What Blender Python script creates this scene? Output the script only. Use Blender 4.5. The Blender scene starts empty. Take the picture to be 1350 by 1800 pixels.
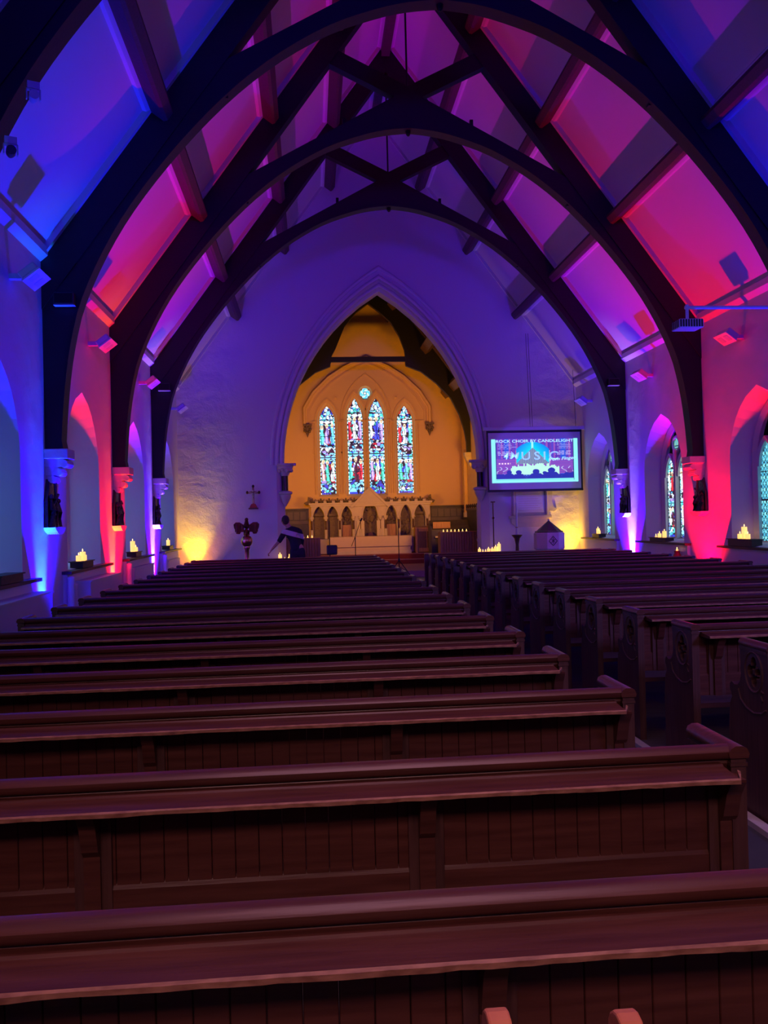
import bpy, bmesh, math, random
import numpy as np
from mathutils import Vector, Matrix
random.seed(7)
S = bpy.context.scene
COL = S.collection
# ---------------------------------------------------------------- camera
CAM = (-1.926, 0.0, 1.62)
yaw, pit, rol, FPX = -0.0866, 0.0084, -0.025, 1500.8
F = Vector((math.sin(-yaw)*math.cos(pit), math.cos(yaw)*math.cos(pit), math.sin(pit)))
R0 = Vector((math.cos(yaw), math.sin(yaw), 0)); U0 = R0.cross(F)
RT = R0*math.cos(rol)+U0*math.sin(rol); UP = -R0*math.sin(rol)+U0*math.cos(rol)
cd = bpy.data.cameras.new('camera'); cam = bpy.data.objects.new('camera', cd); COL.objects.link(cam)
M3 = Matrix((RT, UP, -F)).transposed()
cam.matrix_world = Matrix.Translation(CAM) @ M3.to_4x4()
cd.sensor_fit = 'VERTICAL'; cd.sensor_height = 36; cd.lens = 36*FPX/1800; cd.clip_start = 0.05; cd.clip_end = 200
S.camera = cam
# ---------------------------------------------------------------- view, world
S.view_settings.view_transform = 'Standard'; S.view_settings.look = 'None'
S.view_settings.gamma = 1; S.view_settings.use_curve_mapping = False
S.view_settings.exposure = 0.0
S.cycles.use_denoising = True
S.cycles.max_bounces = 6; S.cycles.diffuse_bounces = 4; S.cycles.glossy_bounces = 3
S.cycles.sample_clamp_indirect = 4.0
w = bpy.data.worlds.new('world'); S.world = w; w.use_nodes = True
w.node_tree.nodes['Background'].inputs[0].default_value = (0.02, 0.03, 0.08, 1)
w.node_tree.nodes['Background'].inputs[1].default_value = 0.3
# key levels of the building
W = 5.305; EAVE = 5.17; RIDGE = 12.36; D = 22.48; SL = (RIDGE-EAVE)/W
T = [7.66, 11.31, 15.08, 18.86]; B = 3.772
CW = 3.4; CE = 29.4; CEAVE = 5.5; CR = 10.15; CF = 0.49     # chancel half width, east wall, eaves, ridge, floor
# ---------------------------------------------------------------- lamps
BLUE = (0.035, 0.0, 1.0); RED = (1.0, 0.0, 0.045); VIO = (0.22, 0.03, 1.0); AMB = (1.0, 0.42, 0.0)
GRN = (0.0, 0.75, 0.45); PUR = (0.33, 0.02, 1.0); YEL = (1.0, 0.55, 0.0)
def spot(name, loc, aim, col, e, ang=60, blend=0.6, size=0.06):
    l = bpy.data.lights.new(name, 'SPOT'); l.color = col; l.energy = e; l.spot_size = math.radians(ang)
    l.spot_blend = blend; l.shadow_soft_size = size
    o = bpy.data.objects.new(name, l); COL.objects.link(o); o.location = loc
    o.rotation_euler = (Vector(aim)-Vector(loc)).to_track_quat('-Z', 'Y').to_euler(); return o
def area(name, loc, aim, col, e, sx, sy):
    l = bpy.data.lights.new(name, 'AREA'); l.color = col; l.energy = e; l.shape = 'RECTANGLE'; l.size = sx; l.size_y = sy
    o = bpy.data.objects.new(name, l); COL.objects.link(o); o.location = loc
    o.rotation_euler = (Vector(aim)-Vector(loc)).to_track_quat('-Z', 'Y').to_euler(); return o
def uplight(x, y, col, e, core=None, ce=0, lean=.05):
    # LED par can standing on the floor against a pier, tipped a little to the wall
    s = 1 if x > 0 else -1
    spot('uplight', (x, y, 0.10), (x+s*0.40, y-lean, 6), col, e, 92, 1.0, 0.06)
    if core: spot('uplight', (x+s*.18, y, 0.08), (x+s*0.34, y, 1.15), core, ce, 30, 1.0, 0.03)
UX = W-0.32; DY = -.14
BL2 = (0.008, 0.0, 1.0); VB = (0.06, 0.0, 1.0)
uplight(-UX, T[1]-.24, BL2, 2300, (0.0, 0.40, 1.0), 520, .9)
uplight(-UX, T[2]+DY, (1, 0, .015), 1500, (1.0, 0.30, 0.0), 420)
uplight(-UX, T[3]+DY, VB, 1900, (0.9, 0.6, 1.0), 700)
uplight( UX, T[1]-.35, BL2, 1300, lean=1.1)
uplight( UX, T[2]+DY, (1, 0, .015), 1700, (1.0, 0.0, 0.06), 50)
uplight( UX, T[3]+DY, VB, 1900, (0.9, 0.6, 1.0), 800)
uplight(-UX, T[0]+DY, BL2, 120); uplight( UX, T[0]+DY, BL2, 200)
spot('green_par', (-4.5, 5.4, .3), (-4.75, 8.9, 4.9), (0.0, 1.0, .45), 60, 34, .8, .05)
for x_, e_ in ((-4.9, 1.0), (5.0, 1.1)):
    spot('uplight', (x_, 22.0, 0.12), (x_, 22.48, 1.5), (1, .32, 0), 90*e_, 95, 1.0, 0.05)
    spot('uplight', (x_, 22.15, 0.3), (x_, 22.48, 1.4), (1, .66, .02), 210*e_, 60, 1.0, 0.05)
# amber washes standing behind the chancel arch jambs
spot('amber_wash', (-3.15, 23.5, 2.3), (0.5, 29.4, 4.6), (1, .36, 0), 600, 104, 0.9, 0.25)
spot('amber_wash', (3.15, 23.5, 2.3), (-0.3, 29.4, 4.6), (1, .36, 0), 600, 104, 0.9, 0.25)
# added area fills, no real fixtures: violet and pink, from the rear and overhead
a_ = area('violet_fill', (-.5, -2.4, 6.4), (0, 22.4, 7.6), (.03, .0, 1.0), 115, 2.6, 1.2); a_.data.spread = math.radians(75)  # added fill tinting the chancel arch wall
a_ = area('pink_fill', (-1.9, -2.6, 4.3), (-1.5, 2.4, .3), (1.0, .50, .50), 13.5, 3.4, .8); a_.data.spread = math.radians(62)  # added fill brightening the near pew backs
a_ = area('overhead_fill', (-1.2, 2.5, 7.0), (-1.2, 2.6, 0), (1.0, .45, .62), 26, 3.0, 3.0); a_.data.spread = math.radians(80)  # added fill lifting the pew tops from above
a_ = area('violet_fill', (4.2, -1.5, 4.2), (2.6, 7, .3), (.42, .26, 1.0), 48, 1.6, 1.0); a_.data.spread = math.radians(75)  # added fill brightening the right pews
spot('projector_beam', (3.29, 11.45, 4.17), (3.97, 21.9, 3.06), (.13, .04, 1.0), 1100, 13.4, .2, .02)
# ---------------------------------------------------------------- materials
def nmat(name):
    m = bpy.data.materials.new(name); m.use_nodes = True; nt = m.node_tree
    return m, nt, nt.nodes['Principled BSDF']
def mat(name, col, rough=.6, metal=0, noise=0, nscale=8, bump=0, bscale=30, spec=.5, coord='Object'):
    m, nt, b = nmat(name)
    b.inputs['Base Color'].default_value = (*col, 1); b.inputs['Roughness'].default_value = rough
    b.inputs['Metallic'].default_value = metal; b.inputs['Specular IOR Level'].default_value = spec
    tc = nt.nodes.new('ShaderNodeTexCoord')
    if noise:
        n = nt.nodes.new('ShaderNodeTexNoise'); n.inputs['Scale'].default_value = nscale; n.inputs['Detail'].default_value = 6
        mx = nt.nodes.new('ShaderNodeMixRGB'); mx.inputs[1].default_value = (*[c*(1-noise) for c in col], 1)
        mx.inputs[2].default_value = (*[min(1, c*(1+noise)) for c in col], 1)
        nt.links.new(tc.outputs[coord], n.inputs['Vector']); nt.links.new(n.outputs['Fac'], mx.inputs[0]); nt.links.new(mx.outputs[0], b.inputs['Base Color'])
    if bump:
        n = nt.nodes.new('ShaderNodeTexNoise'); n.inputs['Scale'].default_value = bscale; n.inputs['Detail'].default_value = 5
        bp = nt.nodes.new('ShaderNodeBump'); bp.inputs['Strength'].default_value = bump; bp.inputs['Distance'].default_value = .03
        nt.links.new(tc.outputs[coord], n.inputs['Vector']); nt.links.new(n.outputs['Fac'], bp.inputs['Height']); nt.links.new(bp.outputs[0], b.inputs['Normal'])
    return m
def woodmat(name, c1, c2, rough=.4, scale=(1.5, 14, 14)):
    m, nt, b = nmat(name)
    tc = nt.nodes.new('ShaderNodeTexCoord'); mp = nt.nodes.new('ShaderNodeMapping'); mp.inputs['Scale'].default_value = scale
    n = nt.nodes.new('ShaderNodeTexNoise'); n.inputs['Scale'].default_value = 3; n.inputs['Detail'].default_value = 8
    r = nt.nodes.new('ShaderNodeValToRGB'); r.color_ramp.elements[0].position = .3; r.color_ramp.elements[1].position = .7
    r.color_ramp.elements[0].color = (*c1, 1); r.color_ramp.elements[1].color = (*c2, 1)
    nt.links.new(tc.outputs['Object'], mp.inputs[0]); nt.links.new(mp.outputs[0], n.inputs['Vector'])
    nt.links.new(n.outputs['Fac'], r.inputs[0]); nt.links.new(r.outputs[0], b.inputs['Base Color'])
    b.inputs['Roughness'].default_value = rough
    bp = nt.nodes.new('ShaderNodeBump'); bp.inputs['Strength'].default_value = .15; bp.inputs['Distance'].default_value = .01
    nt.links.new(n.outputs['Fac'], bp.inputs['Height']); nt.links.new(bp.outputs[0], b.inputs['Normal'])
    return m
def plaster(name, col, rough_zone, sides=False):
    m, nt, b = nmat(name)
    b.inputs['Base Color'].default_value = (*col, 1); b.inputs['Roughness'].default_value = .75
    tc = nt.nodes.new('ShaderNodeTexCoord')
    n1 = nt.nodes.new('ShaderNodeTexNoise'); n1.inputs['Scale'].default_value = 2.2; n1.inputs['Detail'].default_value = 7; n1.inputs['Distortion'].default_value = .2
    n2 = nt.nodes.new('ShaderNodeTexNoise'); n2.inputs['Scale'].default_value = 25; n2.inputs['Detail'].default_value = 3
    ad = nt.nodes.new('ShaderNodeMath'); ad.operation = 'MULTIPLY_ADD'; ad.inputs[1].default_value = .12
    bp = nt.nodes.new('ShaderNodeBump'); bp.inputs['Strength'].default_value = rough_zone; bp.inputs['Distance'].default_value = .12
    nt.links.new(tc.outputs['Object'], n1.inputs['Vector']); nt.links.new(tc.outputs['Object'], n2.inputs['Vector'])
    nt.links.new(n2.outputs['Fac'], ad.inputs[0]); nt.links.new(n1.outputs['Fac'], ad.inputs[2])
    nt.links.new(ad.outputs[0], bp.inputs['Height']); nt.links.new(bp.outputs[0], b.inputs['Normal'])
    if sides:   # old rubble shows through the render only towards the side walls
        n1.inputs['Distortion'].default_value = .3; n1.inputs['Scale'].default_value = 2.0
        sx = nt.nodes.new('ShaderNodeSeparateXYZ'); ab = nt.nodes.new('ShaderNodeMath'); ab.operation = 'ABSOLUTE'
        mr = nt.nodes.new('ShaderNodeMapRange'); mr.inputs[1].default_value = 3.3; mr.inputs[2].default_value = 4.6; mr.inputs[3].default_value = .06; mr.inputs[4].default_value = rough_zone
        nt.links.new(tc.outputs['Object'], sx.inputs[0]); nt.links.new(sx.outputs[0], ab.inputs[0]); nt.links.new(ab.outputs[0], mr.inputs[0]); nt.links.new(mr.outputs[0], bp.inputs['Strength'])
    return m
def emat(name, col, s):
    m, nt, b = nmat(name); b.inputs['Base Color'].default_value = (*col, 1)
    b.inputs['Emission Color'].default_value = (*col, 1); b.inputs['Emission Strength'].default_value = s; return m
def paintmat(name, s, rough=.4):
    m, nt, b = nmat(name); a = nt.nodes.new('ShaderNodeVertexColor'); a.layer_name = 'Col'
    nt.links.new(a.outputs[0], b.inputs['Emission Color']); b.inputs['Emission Strength'].default_value = s
    b.inputs['Base Color'].default_value = (.02, .02, .02, 1); b.inputs['Roughness'].default_value = rough; return m
M = dict(
 wall=plaster('painted_plaster', (.71, .66, .71), .12),
 rubble=plaster('rough_plaster', (.71, .65, .72), .45, True),
 roof=mat('ceiling_plaster', (.62, .54, .61), .8, bump=.05, bscale=3),
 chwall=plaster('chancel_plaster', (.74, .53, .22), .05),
 timber=woodmat('black_stained_timber', (.003, .003, .0035), (.008, .006, .006), .6),
 purlin=woodmat('purlin_timber', (.05, .02, .025), (.08, .035, .04), .6),
 fillet=mat('painted_fillet', (.60, .58, .60), .6),
 pew=woodmat('pew_mahogany', (.075, .022, .017), (.125, .042, .032), .36, (1.2, 16, 16)),
 pewend=woodmat('pew_end_oak', (.060, .022, .020), (.110, .045, .040), .5, (16, 16, 1.2)),
 worn=woodmat('worn_edge', (.22, .09, .06), (.45, .22, .15), .5, (8, 20, 20)),
 stone=mat('pale_stone', (.62, .56, .48), .75, noise=.12, nscale=6, bump=.15, bscale=18),
 ashlar=mat('ashlar_stone', (.60, .60, .58), .8, noise=.06, bump=.1),
 marble=mat('dark_red_marble', (.06, .015, .015), .25, noise=.4),
 carving=mat('carved_stone', (.17, .13, .09), .7, noise=.5, nscale=14, bump=.8, bscale=22),
 darkcarve=mat('dark_carving', (.035, .022, .02), .35, noise=.6, nscale=20, bump=.9, bscale=26),
 carpet=mat('red_carpet', (.16, .02, .03), .95, noise=.2, nscale=30, bump=.2, bscale=200),
 pinkcarpet=mat('pink_carpet', (.36, .18, .20), .95, noise=.1, nscale=30),
 floor=mat('slate_floor', (.05, .055, .075), .6, noise=.3, nscale=4),
 platform=woodmat('pew_platform', (.06, .05, .05), (.10, .08, .08), .6),
 edge=mat('worn_stone_edge', (.45, .42, .42), .8, noise=.3, nscale=10),
 brass=mat('brass', (.50, .30, .12), .28, 1, noise=.15),
 darkbrass=mat('dark_bronze', (.13, .06, .03), .35, 1, noise=.3),
 iron=mat('black_iron', (.012, .012, .014), .4, .6),
 black=mat('black_plastic', (.015, .015, .02), .45),
 white=mat('white_paint', (.70, .70, .72), .45),
 radiator=mat('radiator_enamel', (.72, .72, .75), .4),
 oak=woodmat('light_oak', (.30, .15, .06), (.46, .25, .10), .5, (18, 18, 1.5)),
 darkoak=woodmat('dark_oak', (.09, .045, .025), (.15, .08, .045), .5, (18, 18, 1.5)),
 boxwood=woodmat('dark_box_wood', (.03, .018, .015), (.06, .03, .025), .5),
 rack=woodmat('orange_rack_wood', (.60, .17, .09), (.75, .26, .13), .45, (4, 4, 20)),
 wax=None, flame=emat('flame', (1.0, .62, .2), 3.5), ledglow=emat('warm_glow', (1, .6, .2), 6),
 tile=mat('dark_tile', (.045, .04, .05), .5, noise=.5, nscale=9),
 tilelight=mat('pale_tile', (.10, .085, .08), .5, noise=.3, nscale=9),
 cloth=mat('altar_cloth', (.62, .50, .42), .85, noise=.05),
 skin=mat('skin', (.50, .28, .22), .55), hair=mat('hair', (.03, .02, .018), .7, bump=.5, bscale=120),
 navy=mat('navy_cloth', (.012, .012, .030), .9, bump=.3, bscale=60), stripe=mat('white_knit', (.55, .55, .62), .9),
 trousers=mat('dark_trousers', (.015, .015, .03), .9), shoe=mat('shoe', (.02, .02, .02), .5),
 glass=paintmat('stained_glass', 1.5), daylight=paintmat('leaded_daylight_glass', 1.7), dayleft=paintmat('plain_daylight_glass', 3.8), screen=paintmat('screen_picture', 1.0),
 lettering=emat('projected_white', (.45, .95, 1.0), 1.0), lettering2=emat('projected_blue', (.35, .65, 1.0), .9),
 fabric=mat('screen_fabric', (.70, .70, .75), .8), redglass=mat('red_glass', (.35, .01, .02), .15),
 redcushion=mat('red_wood', (.55, .06, .02), .4), paper=mat('paper', (.6, .58, .6), .8),
 greenlamp=mat('lamp_housing', (.55, .6, .6), .35), gold=mat('gilding', (.75, .42, .08), .35, .4),
 tieiron=mat('tie_iron', (.02, .02, .025), .5, .5),
)
wx, nt, b = nmat('candle_wax'); b.inputs['Base Color'].default_value = (.85, .62, .32, 1); b.inputs['Roughness'].default_value = .5
b.inputs['Emission Color'].default_value = (1, .52, .12, 1); b.inputs['Emission Strength'].default_value = 1.5; M['wax'] = wx
# ---------------------------------------------------------------- mesh helpers
class MB:
    def __init__(s): s.bm = bmesh.new()
    def _v(s, pts): return [s.bm.verts.new(p) for p in pts]
    def box(s, x0, x1, y0, y1, z0, z1):
        v = s._v([(x0,y0,z0),(x1,y0,z0),(x1,y1,z0),(x0,y1,z0),(x0,y0,z1),(x1,y0,z1),(x1,y1,z1),(x0,y1,z1)])
        for f in ((0,3,2,1),(4,5,6,7),(0,1,5,4),(1,2,6,5),(2,3,7,6),(3,0,4,7)): s.bm.faces.new([v[i] for i in f])
        return s
    def prism(s, pts, ax, a, b):
        # 2-D polygon extruded along axis ax ('x','y','z')
        def P(p, t): return {'x': (t, p[0], p[1]), 'y': (p[0], t, p[1]), 'z': (p[0], p[1], t)}[ax]
        A = s._v([P(p, a) for p in pts]); Bv = s._v([P(p, b) for p in pts]); n = len(pts)
        s.bm.faces.new(A); s.bm.faces.new(Bv[::-1])
        for i in range(n): s.bm.faces.new([A[i], Bv[i], Bv[(i+1) % n], A[(i+1) % n]])
        return s
    def loft(s, A, Bp):
        a = s._v(A); b = s._v(Bp); n = len(A); s.bm.faces.new(a); s.bm.faces.new(b[::-1])
        for i in range(n): s.bm.faces.new([a[i], b[i], b[(i+1) % n], a[(i+1) % n]])
        return s
    def rings(s, rs, closed=False, cap=True):
        vs = [s._v(r) for r in rs]; n = len(rs[0]); m = len(vs)
        for k in range(m if closed else m-1):
            p, q = vs[k], vs[(k+1) % m]
            for i in range(n): s.bm.faces.new([p[i], p[(i+1) % n], q[(i+1) % n], q[i]])
        if cap and not closed: s.bm.faces.new(vs[0][::-1]); s.bm.faces.new(vs[-1])
        return s
    def sweep(s, path, prof, frame):
        # frame(i) -> (origin, U, V); profile points (u,v)
        rs = []
        for i in range(len(path)):
            o, u, v = frame(i); rs.append([tuple(Vector(o)+Vector(u)*a+Vector(v)*b) for a, b in prof])
        return s.rings(rs)
    def tube(s, path, r, n=8):
        pts = [Vector(p) for p in path]; rs = []
        rr = r if isinstance(r, (list, tuple)) else [r]*len(pts)
        for i, p in enumerate(pts):
            t = (pts[min(i+1, len(pts)-1)]-pts[max(i-1, 0)]).normalized()
            u = t.cross(Vector((0, 0, 1)));  u = Vector((1, 0, 0)) if u.length < 1e-3 else u.normalized()
            v = t.cross(u)
            rs.append([tuple(p+(u*math.cos(2*math.pi*k/n)+v*math.sin(2*math.pi*k/n))*rr[i]) for k in range(n)])
        return s.rings(rs)
    def lathe(s, cx, cy, prof, n=16, rot=0):
        return s.rings([[(cx+r*math.cos(2*math.pi*k/n+rot), cy+r*math.sin(2*math.pi*k/n+rot), z) for k in range(n)] for r, z in prof])
    def ball(s, c, r, sx=1, sy=1, sz=1, n=10):
        return s.rings([[(c[0]+r*sx*math.sin(a)*math.cos(2*math.pi*k/n), c[1]+r*sy*math.sin(a)*math.sin(2*math.pi*k/n), c[2]-r*sz*math.cos(a)) for k in range(n)]
                        for a in [max(.05, math.pi*j/(n-1)) if j < n-1 else math.pi-.05 for j in range(n)]])
    def xform(s, mtx): bmesh.ops.transform(s.bm, matrix=mtx, verts=s.bm.verts[:]); return s
    def build(s, name, m, parent=None, smooth=None, bevel=0):
        bmesh.ops.recalc_face_normals(s.bm, faces=s.bm.faces[:])
        me = bpy.data.meshes.new(name); s.bm.to_mesh(me); s.bm.free()
        me.materials.append(M[m] if isinstance(m, str) else m)
        if smooth: me.shade_smooth(); me.set_sharp_from_angle(angle=math.radians(smooth))
        o = bpy.data.objects.new(name, me); COL.objects.link(o)
        if parent: o.parent = parent
        if bevel:
            md = o.modifiers.new('bevel', 'BEVEL'); md.width = bevel; md.segments = 2; md.limit_method = 'ANGLE'
        return o
def tag(o, label=None, cat=None, group=None, kind=None):
    if label: o['label'] = label
    if cat: o['category'] = cat
    if group: o['group'] = group
    if kind: o['kind'] = kind
    return o
def thing(name, label, cat, loc=(0, 0, 0), rz=0, group=None):
    o = bpy.data.objects.new(name, None); COL.objects.link(o); o.location = loc; o.rotation_euler.z = rz
    o.empty_display_size = .1
    return tag(o, label, cat, group)
KIDS = {}
def copy_thing(src, loc, label, rz=None, group=None):
    r = src.copy(); COL.objects.link(r); r.location = loc
    if rz is not None: r.rotation_euler.z = rz
    r['label'] = label
    if group: r['group'] = group
    for ch in src.children[:]:
        c = ch.copy(); COL.objects.link(c); c.parent = r
        for g in ch.children[:]:
            d = g.copy(); COL.objects.link(d); d.parent = c
    return r
def cut(o, cutters):
    for c in cutters:
        me = bpy.data.meshes.new('c'); bmesh.ops.recalc_face_normals(c.bm, faces=c.bm.faces[:]); c.bm.to_mesh(me); c.bm.free()
        co = bpy.data.objects.new('c', me); COL.objects.link(co); co.parent = o.parent
        md = o.modifiers.new('b', 'BOOLEAN'); md.operation = 'DIFFERENCE'; md.object = co; md.solver = 'EXACT'
        bpy.context.view_layer.update(); dg = bpy.context.evaluated_depsgraph_get()
        nm = bpy.data.meshes.new_from_object(o.evaluated_get(dg)); o.modifiers.clear(); o.data = nm
        bpy.data.objects.remove(co)
    return o
def arch(cx, a, zs, h, n=8):
    # pointed arch outline from left springing over the apex to right springing
    R = (a*a+h*h)/(2*a) if h > a*.75 else None; pts = []
    for k in range(n+1):
        z = h*math.sin(math.pi/2*k/n) if R is None else h*k/n
        x = (R-a)*-1+math.sqrt(max(0, R*R-z*z)) if R else a*math.cos(math.pi/2*k/n)
        pts.append((x, z))
    left = [(cx-x, zs+z) for x, z in pts]; right = [(cx+x, zs+z) for x, z in pts[::-1][1:]]
    return left+right
def archpoly(cx, a, z0, zs, h, n=8): return [(cx-a, z0)]+arch(cx, a, zs, h, n)+[(cx+a, z0)]
def sweep_arch(mb, path, prof, yplane, d=1):
    # path: 2-D points in XZ; profile (radial outward, depth toward viewer -Y*d)
    n = len(path)
    def fr(i):
        p = Vector((path[i][0], 0, path[i][1]))
        def seg(j, k): return (Vector((path[k][0], 0, path[k][1]))-Vector((path[j][0], 0, path[j][1]))).normalized()
        t1 = seg(max(i-1, 0), max(i, 1)) if i else seg(0, 1); t2 = seg(i, i+1) if i < n-1 else t1
        n1 = Vector((-t1.z, 0, t1.x)); n2 = Vector((-t2.z, 0, t2.x)); nn = (n1+n2); nn /= max(.3, nn.dot(n1))
        return (p.x, yplane, p.z), nn, Vector((0, -d, 0))
    return mb.sweep(path, prof, fr)
def struct(name, mb, m, **k):
    o = mb.build(name, m, **k); o['kind'] = 'structure'; return o
# ================================================================ SETTING
Y0 = -3.0
struct('floor', MB().box(-6, 6, Y0, 23.6, -.2, 0), 'floor')
struct('floor_chancel', MB().box(-CW, CW, 23.6, CE, -.2, .15), 'pinkcarpet')
struct('trim_1', MB().prism([(23.55, 0), (23.6, .15), (27.3, .15), (27.3, .17), (23.52, .17), (23.52, 0)], 'x', -3.35, 3.35), 'pinkcarpet')
struct('trim_2', MB().box(-3.39, 3.39, 27.3, CE, .15, .32).box(-3.39, 3.39, 27.65, CE, .32, CF), 'carpet')
struct('trim_3', MB().box(-3.39, 3.39, 27.28, 27.34, .30, .328).box(-3.39, 3.39, 27.63, 27.69, .47, .498), 'pinkcarpet')
# timber platforms under the pew blocks with a pale worn kerb along the aisle
struct('trim_4', MB().box(-4.3, -.66, .6, 17.2, 0, .02).box(.34, 4.3, 3.0, 17.6, 0, .02), 'platform')
struct('trim_5', MB().box(-.66, -.60, .6, 17.2, 0, .03).box(.28, .34, .6, 17.6, 0, .03), 'edge')

BC = [T[1]+B/2-B*3, T[1]+B/2-B*2, T[1]+B/2-B, T[1]+B/2, T[1]+B/2+B, T[1]+B/2+2*B]   # bay centres
SILL, SPR, RISE = 1.02, 2.45, 1.20
def side_wall(name, s):
    x0, x1 = s*W, s*(W+.75)
    o = MB().box(min(x0, x1), max(x0, x1), Y0, D+.3, -.1, EAVE+.02).build(name, 'wall')
    cs = []
    for c in BC:
        # splayed reveal from the wall face to the glass, then straight on through the wall
        A = [(x0-s*.01, y, z) for y, z in archpoly(c, .95, SILL, SPR, RISE, 8)]
        gd = .36 if s > 0 else .52
        Bp = [(s*(W+gd), y, z) for y, z in archpoly(c, .64, SILL+.06, SPR, RISE-.22, 8)]
        Cp = [(x1+s*.01, y, z) for y, z in archpoly(c, .62, SILL+.08, SPR, RISE-.24, 8)]
        m = MB(); m.rings([A, Bp, Cp]); cs.append(m)
    cut(o, cs); o['kind'] = 'structure'; return o
side_wall('wall_left', -1); side_wall('wall_right', 1)
struct('wall_rear', MB().box(-6, 6, Y0-.3, Y0, -.1, RIDGE+.6), 'wall')
# nave ceiling: two plastered slopes
for s in (-1, 1):
    struct('ceiling', MB().prism([(0, RIDGE), (s*(W+.3), RIDGE-SL*(W+.3)), (s*(W+.3), RIDGE-SL*(W+.3)+.5), (0, RIDGE+.5)], 'y', Y0, D+.02), 'roof')
# chancel arch wall
CA, CSP, CRI = 2.62, 3.1, 4.62
o = MB().prism([(-W-.7, -.1), (W+.7, -.1), (W+.7, EAVE), (0, RIDGE+.3), (-W-.7, EAVE)], 'y', D, D+.65).build('wall_chancel_arch', 'rubble')
cc = MB(); A = [(x, D-.01, z) for x, z in archpoly(.04, CA+.20, -.3, CSP, CRI+.42, 14)]
Bq = [(x, D+.22, z) for x, z in archpoly(.04, CA, -.3, CSP, CRI, 14)]; Cq = [(x, D+.7, z) for x, z in archpoly(.04, CA, -.3, CSP, CRI, 14)]
cc.rings([A, Bq, Cq]); cut(o, [cc]); o['kind'] = 'structure'
# moulded orders of the chancel arch
m = MB(); base = arch(.04, CA, CSP, CRI, 20)
for r0, d0, rr in ((.06, -.16, .05), (.17, -.04, .055), (.30, .03, .05)):
    sweep_arch(m, arch(.04, CA+r0, CSP, CRI+r0*1.9, 20), [(rr*math.cos(a*math.pi/4), rr*math.sin(a*math.pi/4)) for a in range(8)], D)
struct('trim_6', m, 'rubble', smooth=50)
# shafts, capitals and corbels carrying the arch: carved stone, each side
for s, nm in ((-1, 'left'), (1, 'right')):
    x = .04+s*(CA-.02)
    c = thing('arch_corbel', f'carved capital with dark red shaft and corbel on the {nm} jamb of the chancel arch', 'corbel', (x, D+.12, 0))
    m = MB(); m.lathe(0, 0, [(.10, 2.82), (.13, 2.9), (.20, 3.0), (.22, 3.04), (.22, 3.07), (.26, 3.09), (.26, 3.14)], 12)
    for k in range(10):
        a = k*.628; m.ball((.17*math.cos(a), .17*math.sin(a), 2.96+.02*(k % 2)), .055, n=6)
    m.build('capital', 'stone', c, smooth=40)
    MB().lathe(0, 0, [(.085, 2.42), (.085, 2.84)], 12).build('shaft', 'marble', c, smooth=40)
    MB().lathe(0, 0, [(.02, 2.02), (.07, 2.1), (.12, 2.2), (.15, 2.27), (.15, 2.33), (.19, 2.35), (.19, 2.40), (.10, 2.43)], 12).build('corbel_base', 'stone', c, smooth=40)
    MB().box(-.30, .30, -.10, -.02, 3.08, 3.15).build('abacus', 'stone', c, bevel=.01)
# chancel walls and roof
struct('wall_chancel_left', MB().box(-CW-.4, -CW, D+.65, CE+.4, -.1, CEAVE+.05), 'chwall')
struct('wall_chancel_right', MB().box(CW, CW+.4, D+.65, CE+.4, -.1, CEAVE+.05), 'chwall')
for s in (-1, 1):
    cs_ = (CR-CEAVE)/CW
    struct('ceiling_chancel', MB().prism([(0, CR), (s*(CW+.3), CR-cs_*(CW+.3)), (s*(CW+.3), CR-cs_*(CW+.3)+.4), (0, CR+.4)], 'y', D+.6, CE+.3), 'timber')
LAN = [(-1.26, 5.02, .56), (-.30, 5.05, .80), (.44, 5.05, .80), (1.43, 5.0, .56)]; LH = .285; LS = 2.52
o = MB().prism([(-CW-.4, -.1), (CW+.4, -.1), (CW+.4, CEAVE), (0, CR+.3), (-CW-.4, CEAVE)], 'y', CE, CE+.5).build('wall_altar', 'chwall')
cs = []
for cx, zs, h in LAN:
    A = [(x, CE-.01, z) for x, z in archpoly(cx, LH+.07, LS-.08, zs, h+.13)]; Bq = [(x, CE+.13, z) for x, z in archpoly(cx, LH, LS, zs, h)]
    Cq = [(x, CE+.3, z) for x, z in archpoly(cx, LH, LS, zs, h)]; m = MB(); m.rings([A, Bq, Cq]); cs.append(m)
m = MB(); m.rings([[(.075+r*math.cos(a*math.pi/12), y, 6.0+r*math.sin(a*math.pi/12)) for a in range(24)] for y, r in ((CE-.01, .25), (CE+.12, .2), (CE+.3, .2))]); cs.append(m)
cut(o, cs); o['kind'] = 'structure'
# ---------------------------------------------------------------- painted glass
def paint(name, m, nx, nz, wd, ht, inside, color, parent=None):
    # a pane of small coloured pieces in the XZ plane; colour stored per piece
    us = np.linspace(0, 1, nx+1); vs = np.linspace(0, 1, nz+1); vid = {}; verts = []; faces = []; cols = []
    for j in range(nz):
        for i in range(nx):
            u, v = (us[i]+us[i+1])/2, (vs[j]+vs[j+1])/2
            if not inside(u, v): continue
            q = []
            for a, b in ((i, j), (i+1, j), (i+1, j+1), (i, j+1)):
                if (a, b) not in vid: vid[(a, b)] = len(verts); verts.append(((us[a]-.5)*wd, 0, vs[b]*ht))
                q.append(vid[(a, b)])
            faces.append(q); cols += [(*color(u, v), 1)]*4
    me = bpy.data.meshes.new(name); me.from_pydata(verts, [], faces)
    ca = me.color_attributes.new('Col', 'FLOAT_COLOR', 'CORNER'); ca.data.foreach_set('color', np.array(cols, dtype=np.float32).ravel())
    me.materials.append(M[m]); o = bpy.data.objects.new(name, me); COL.objects.link(o)
    if parent: o.parent = parent
    return o
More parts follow.
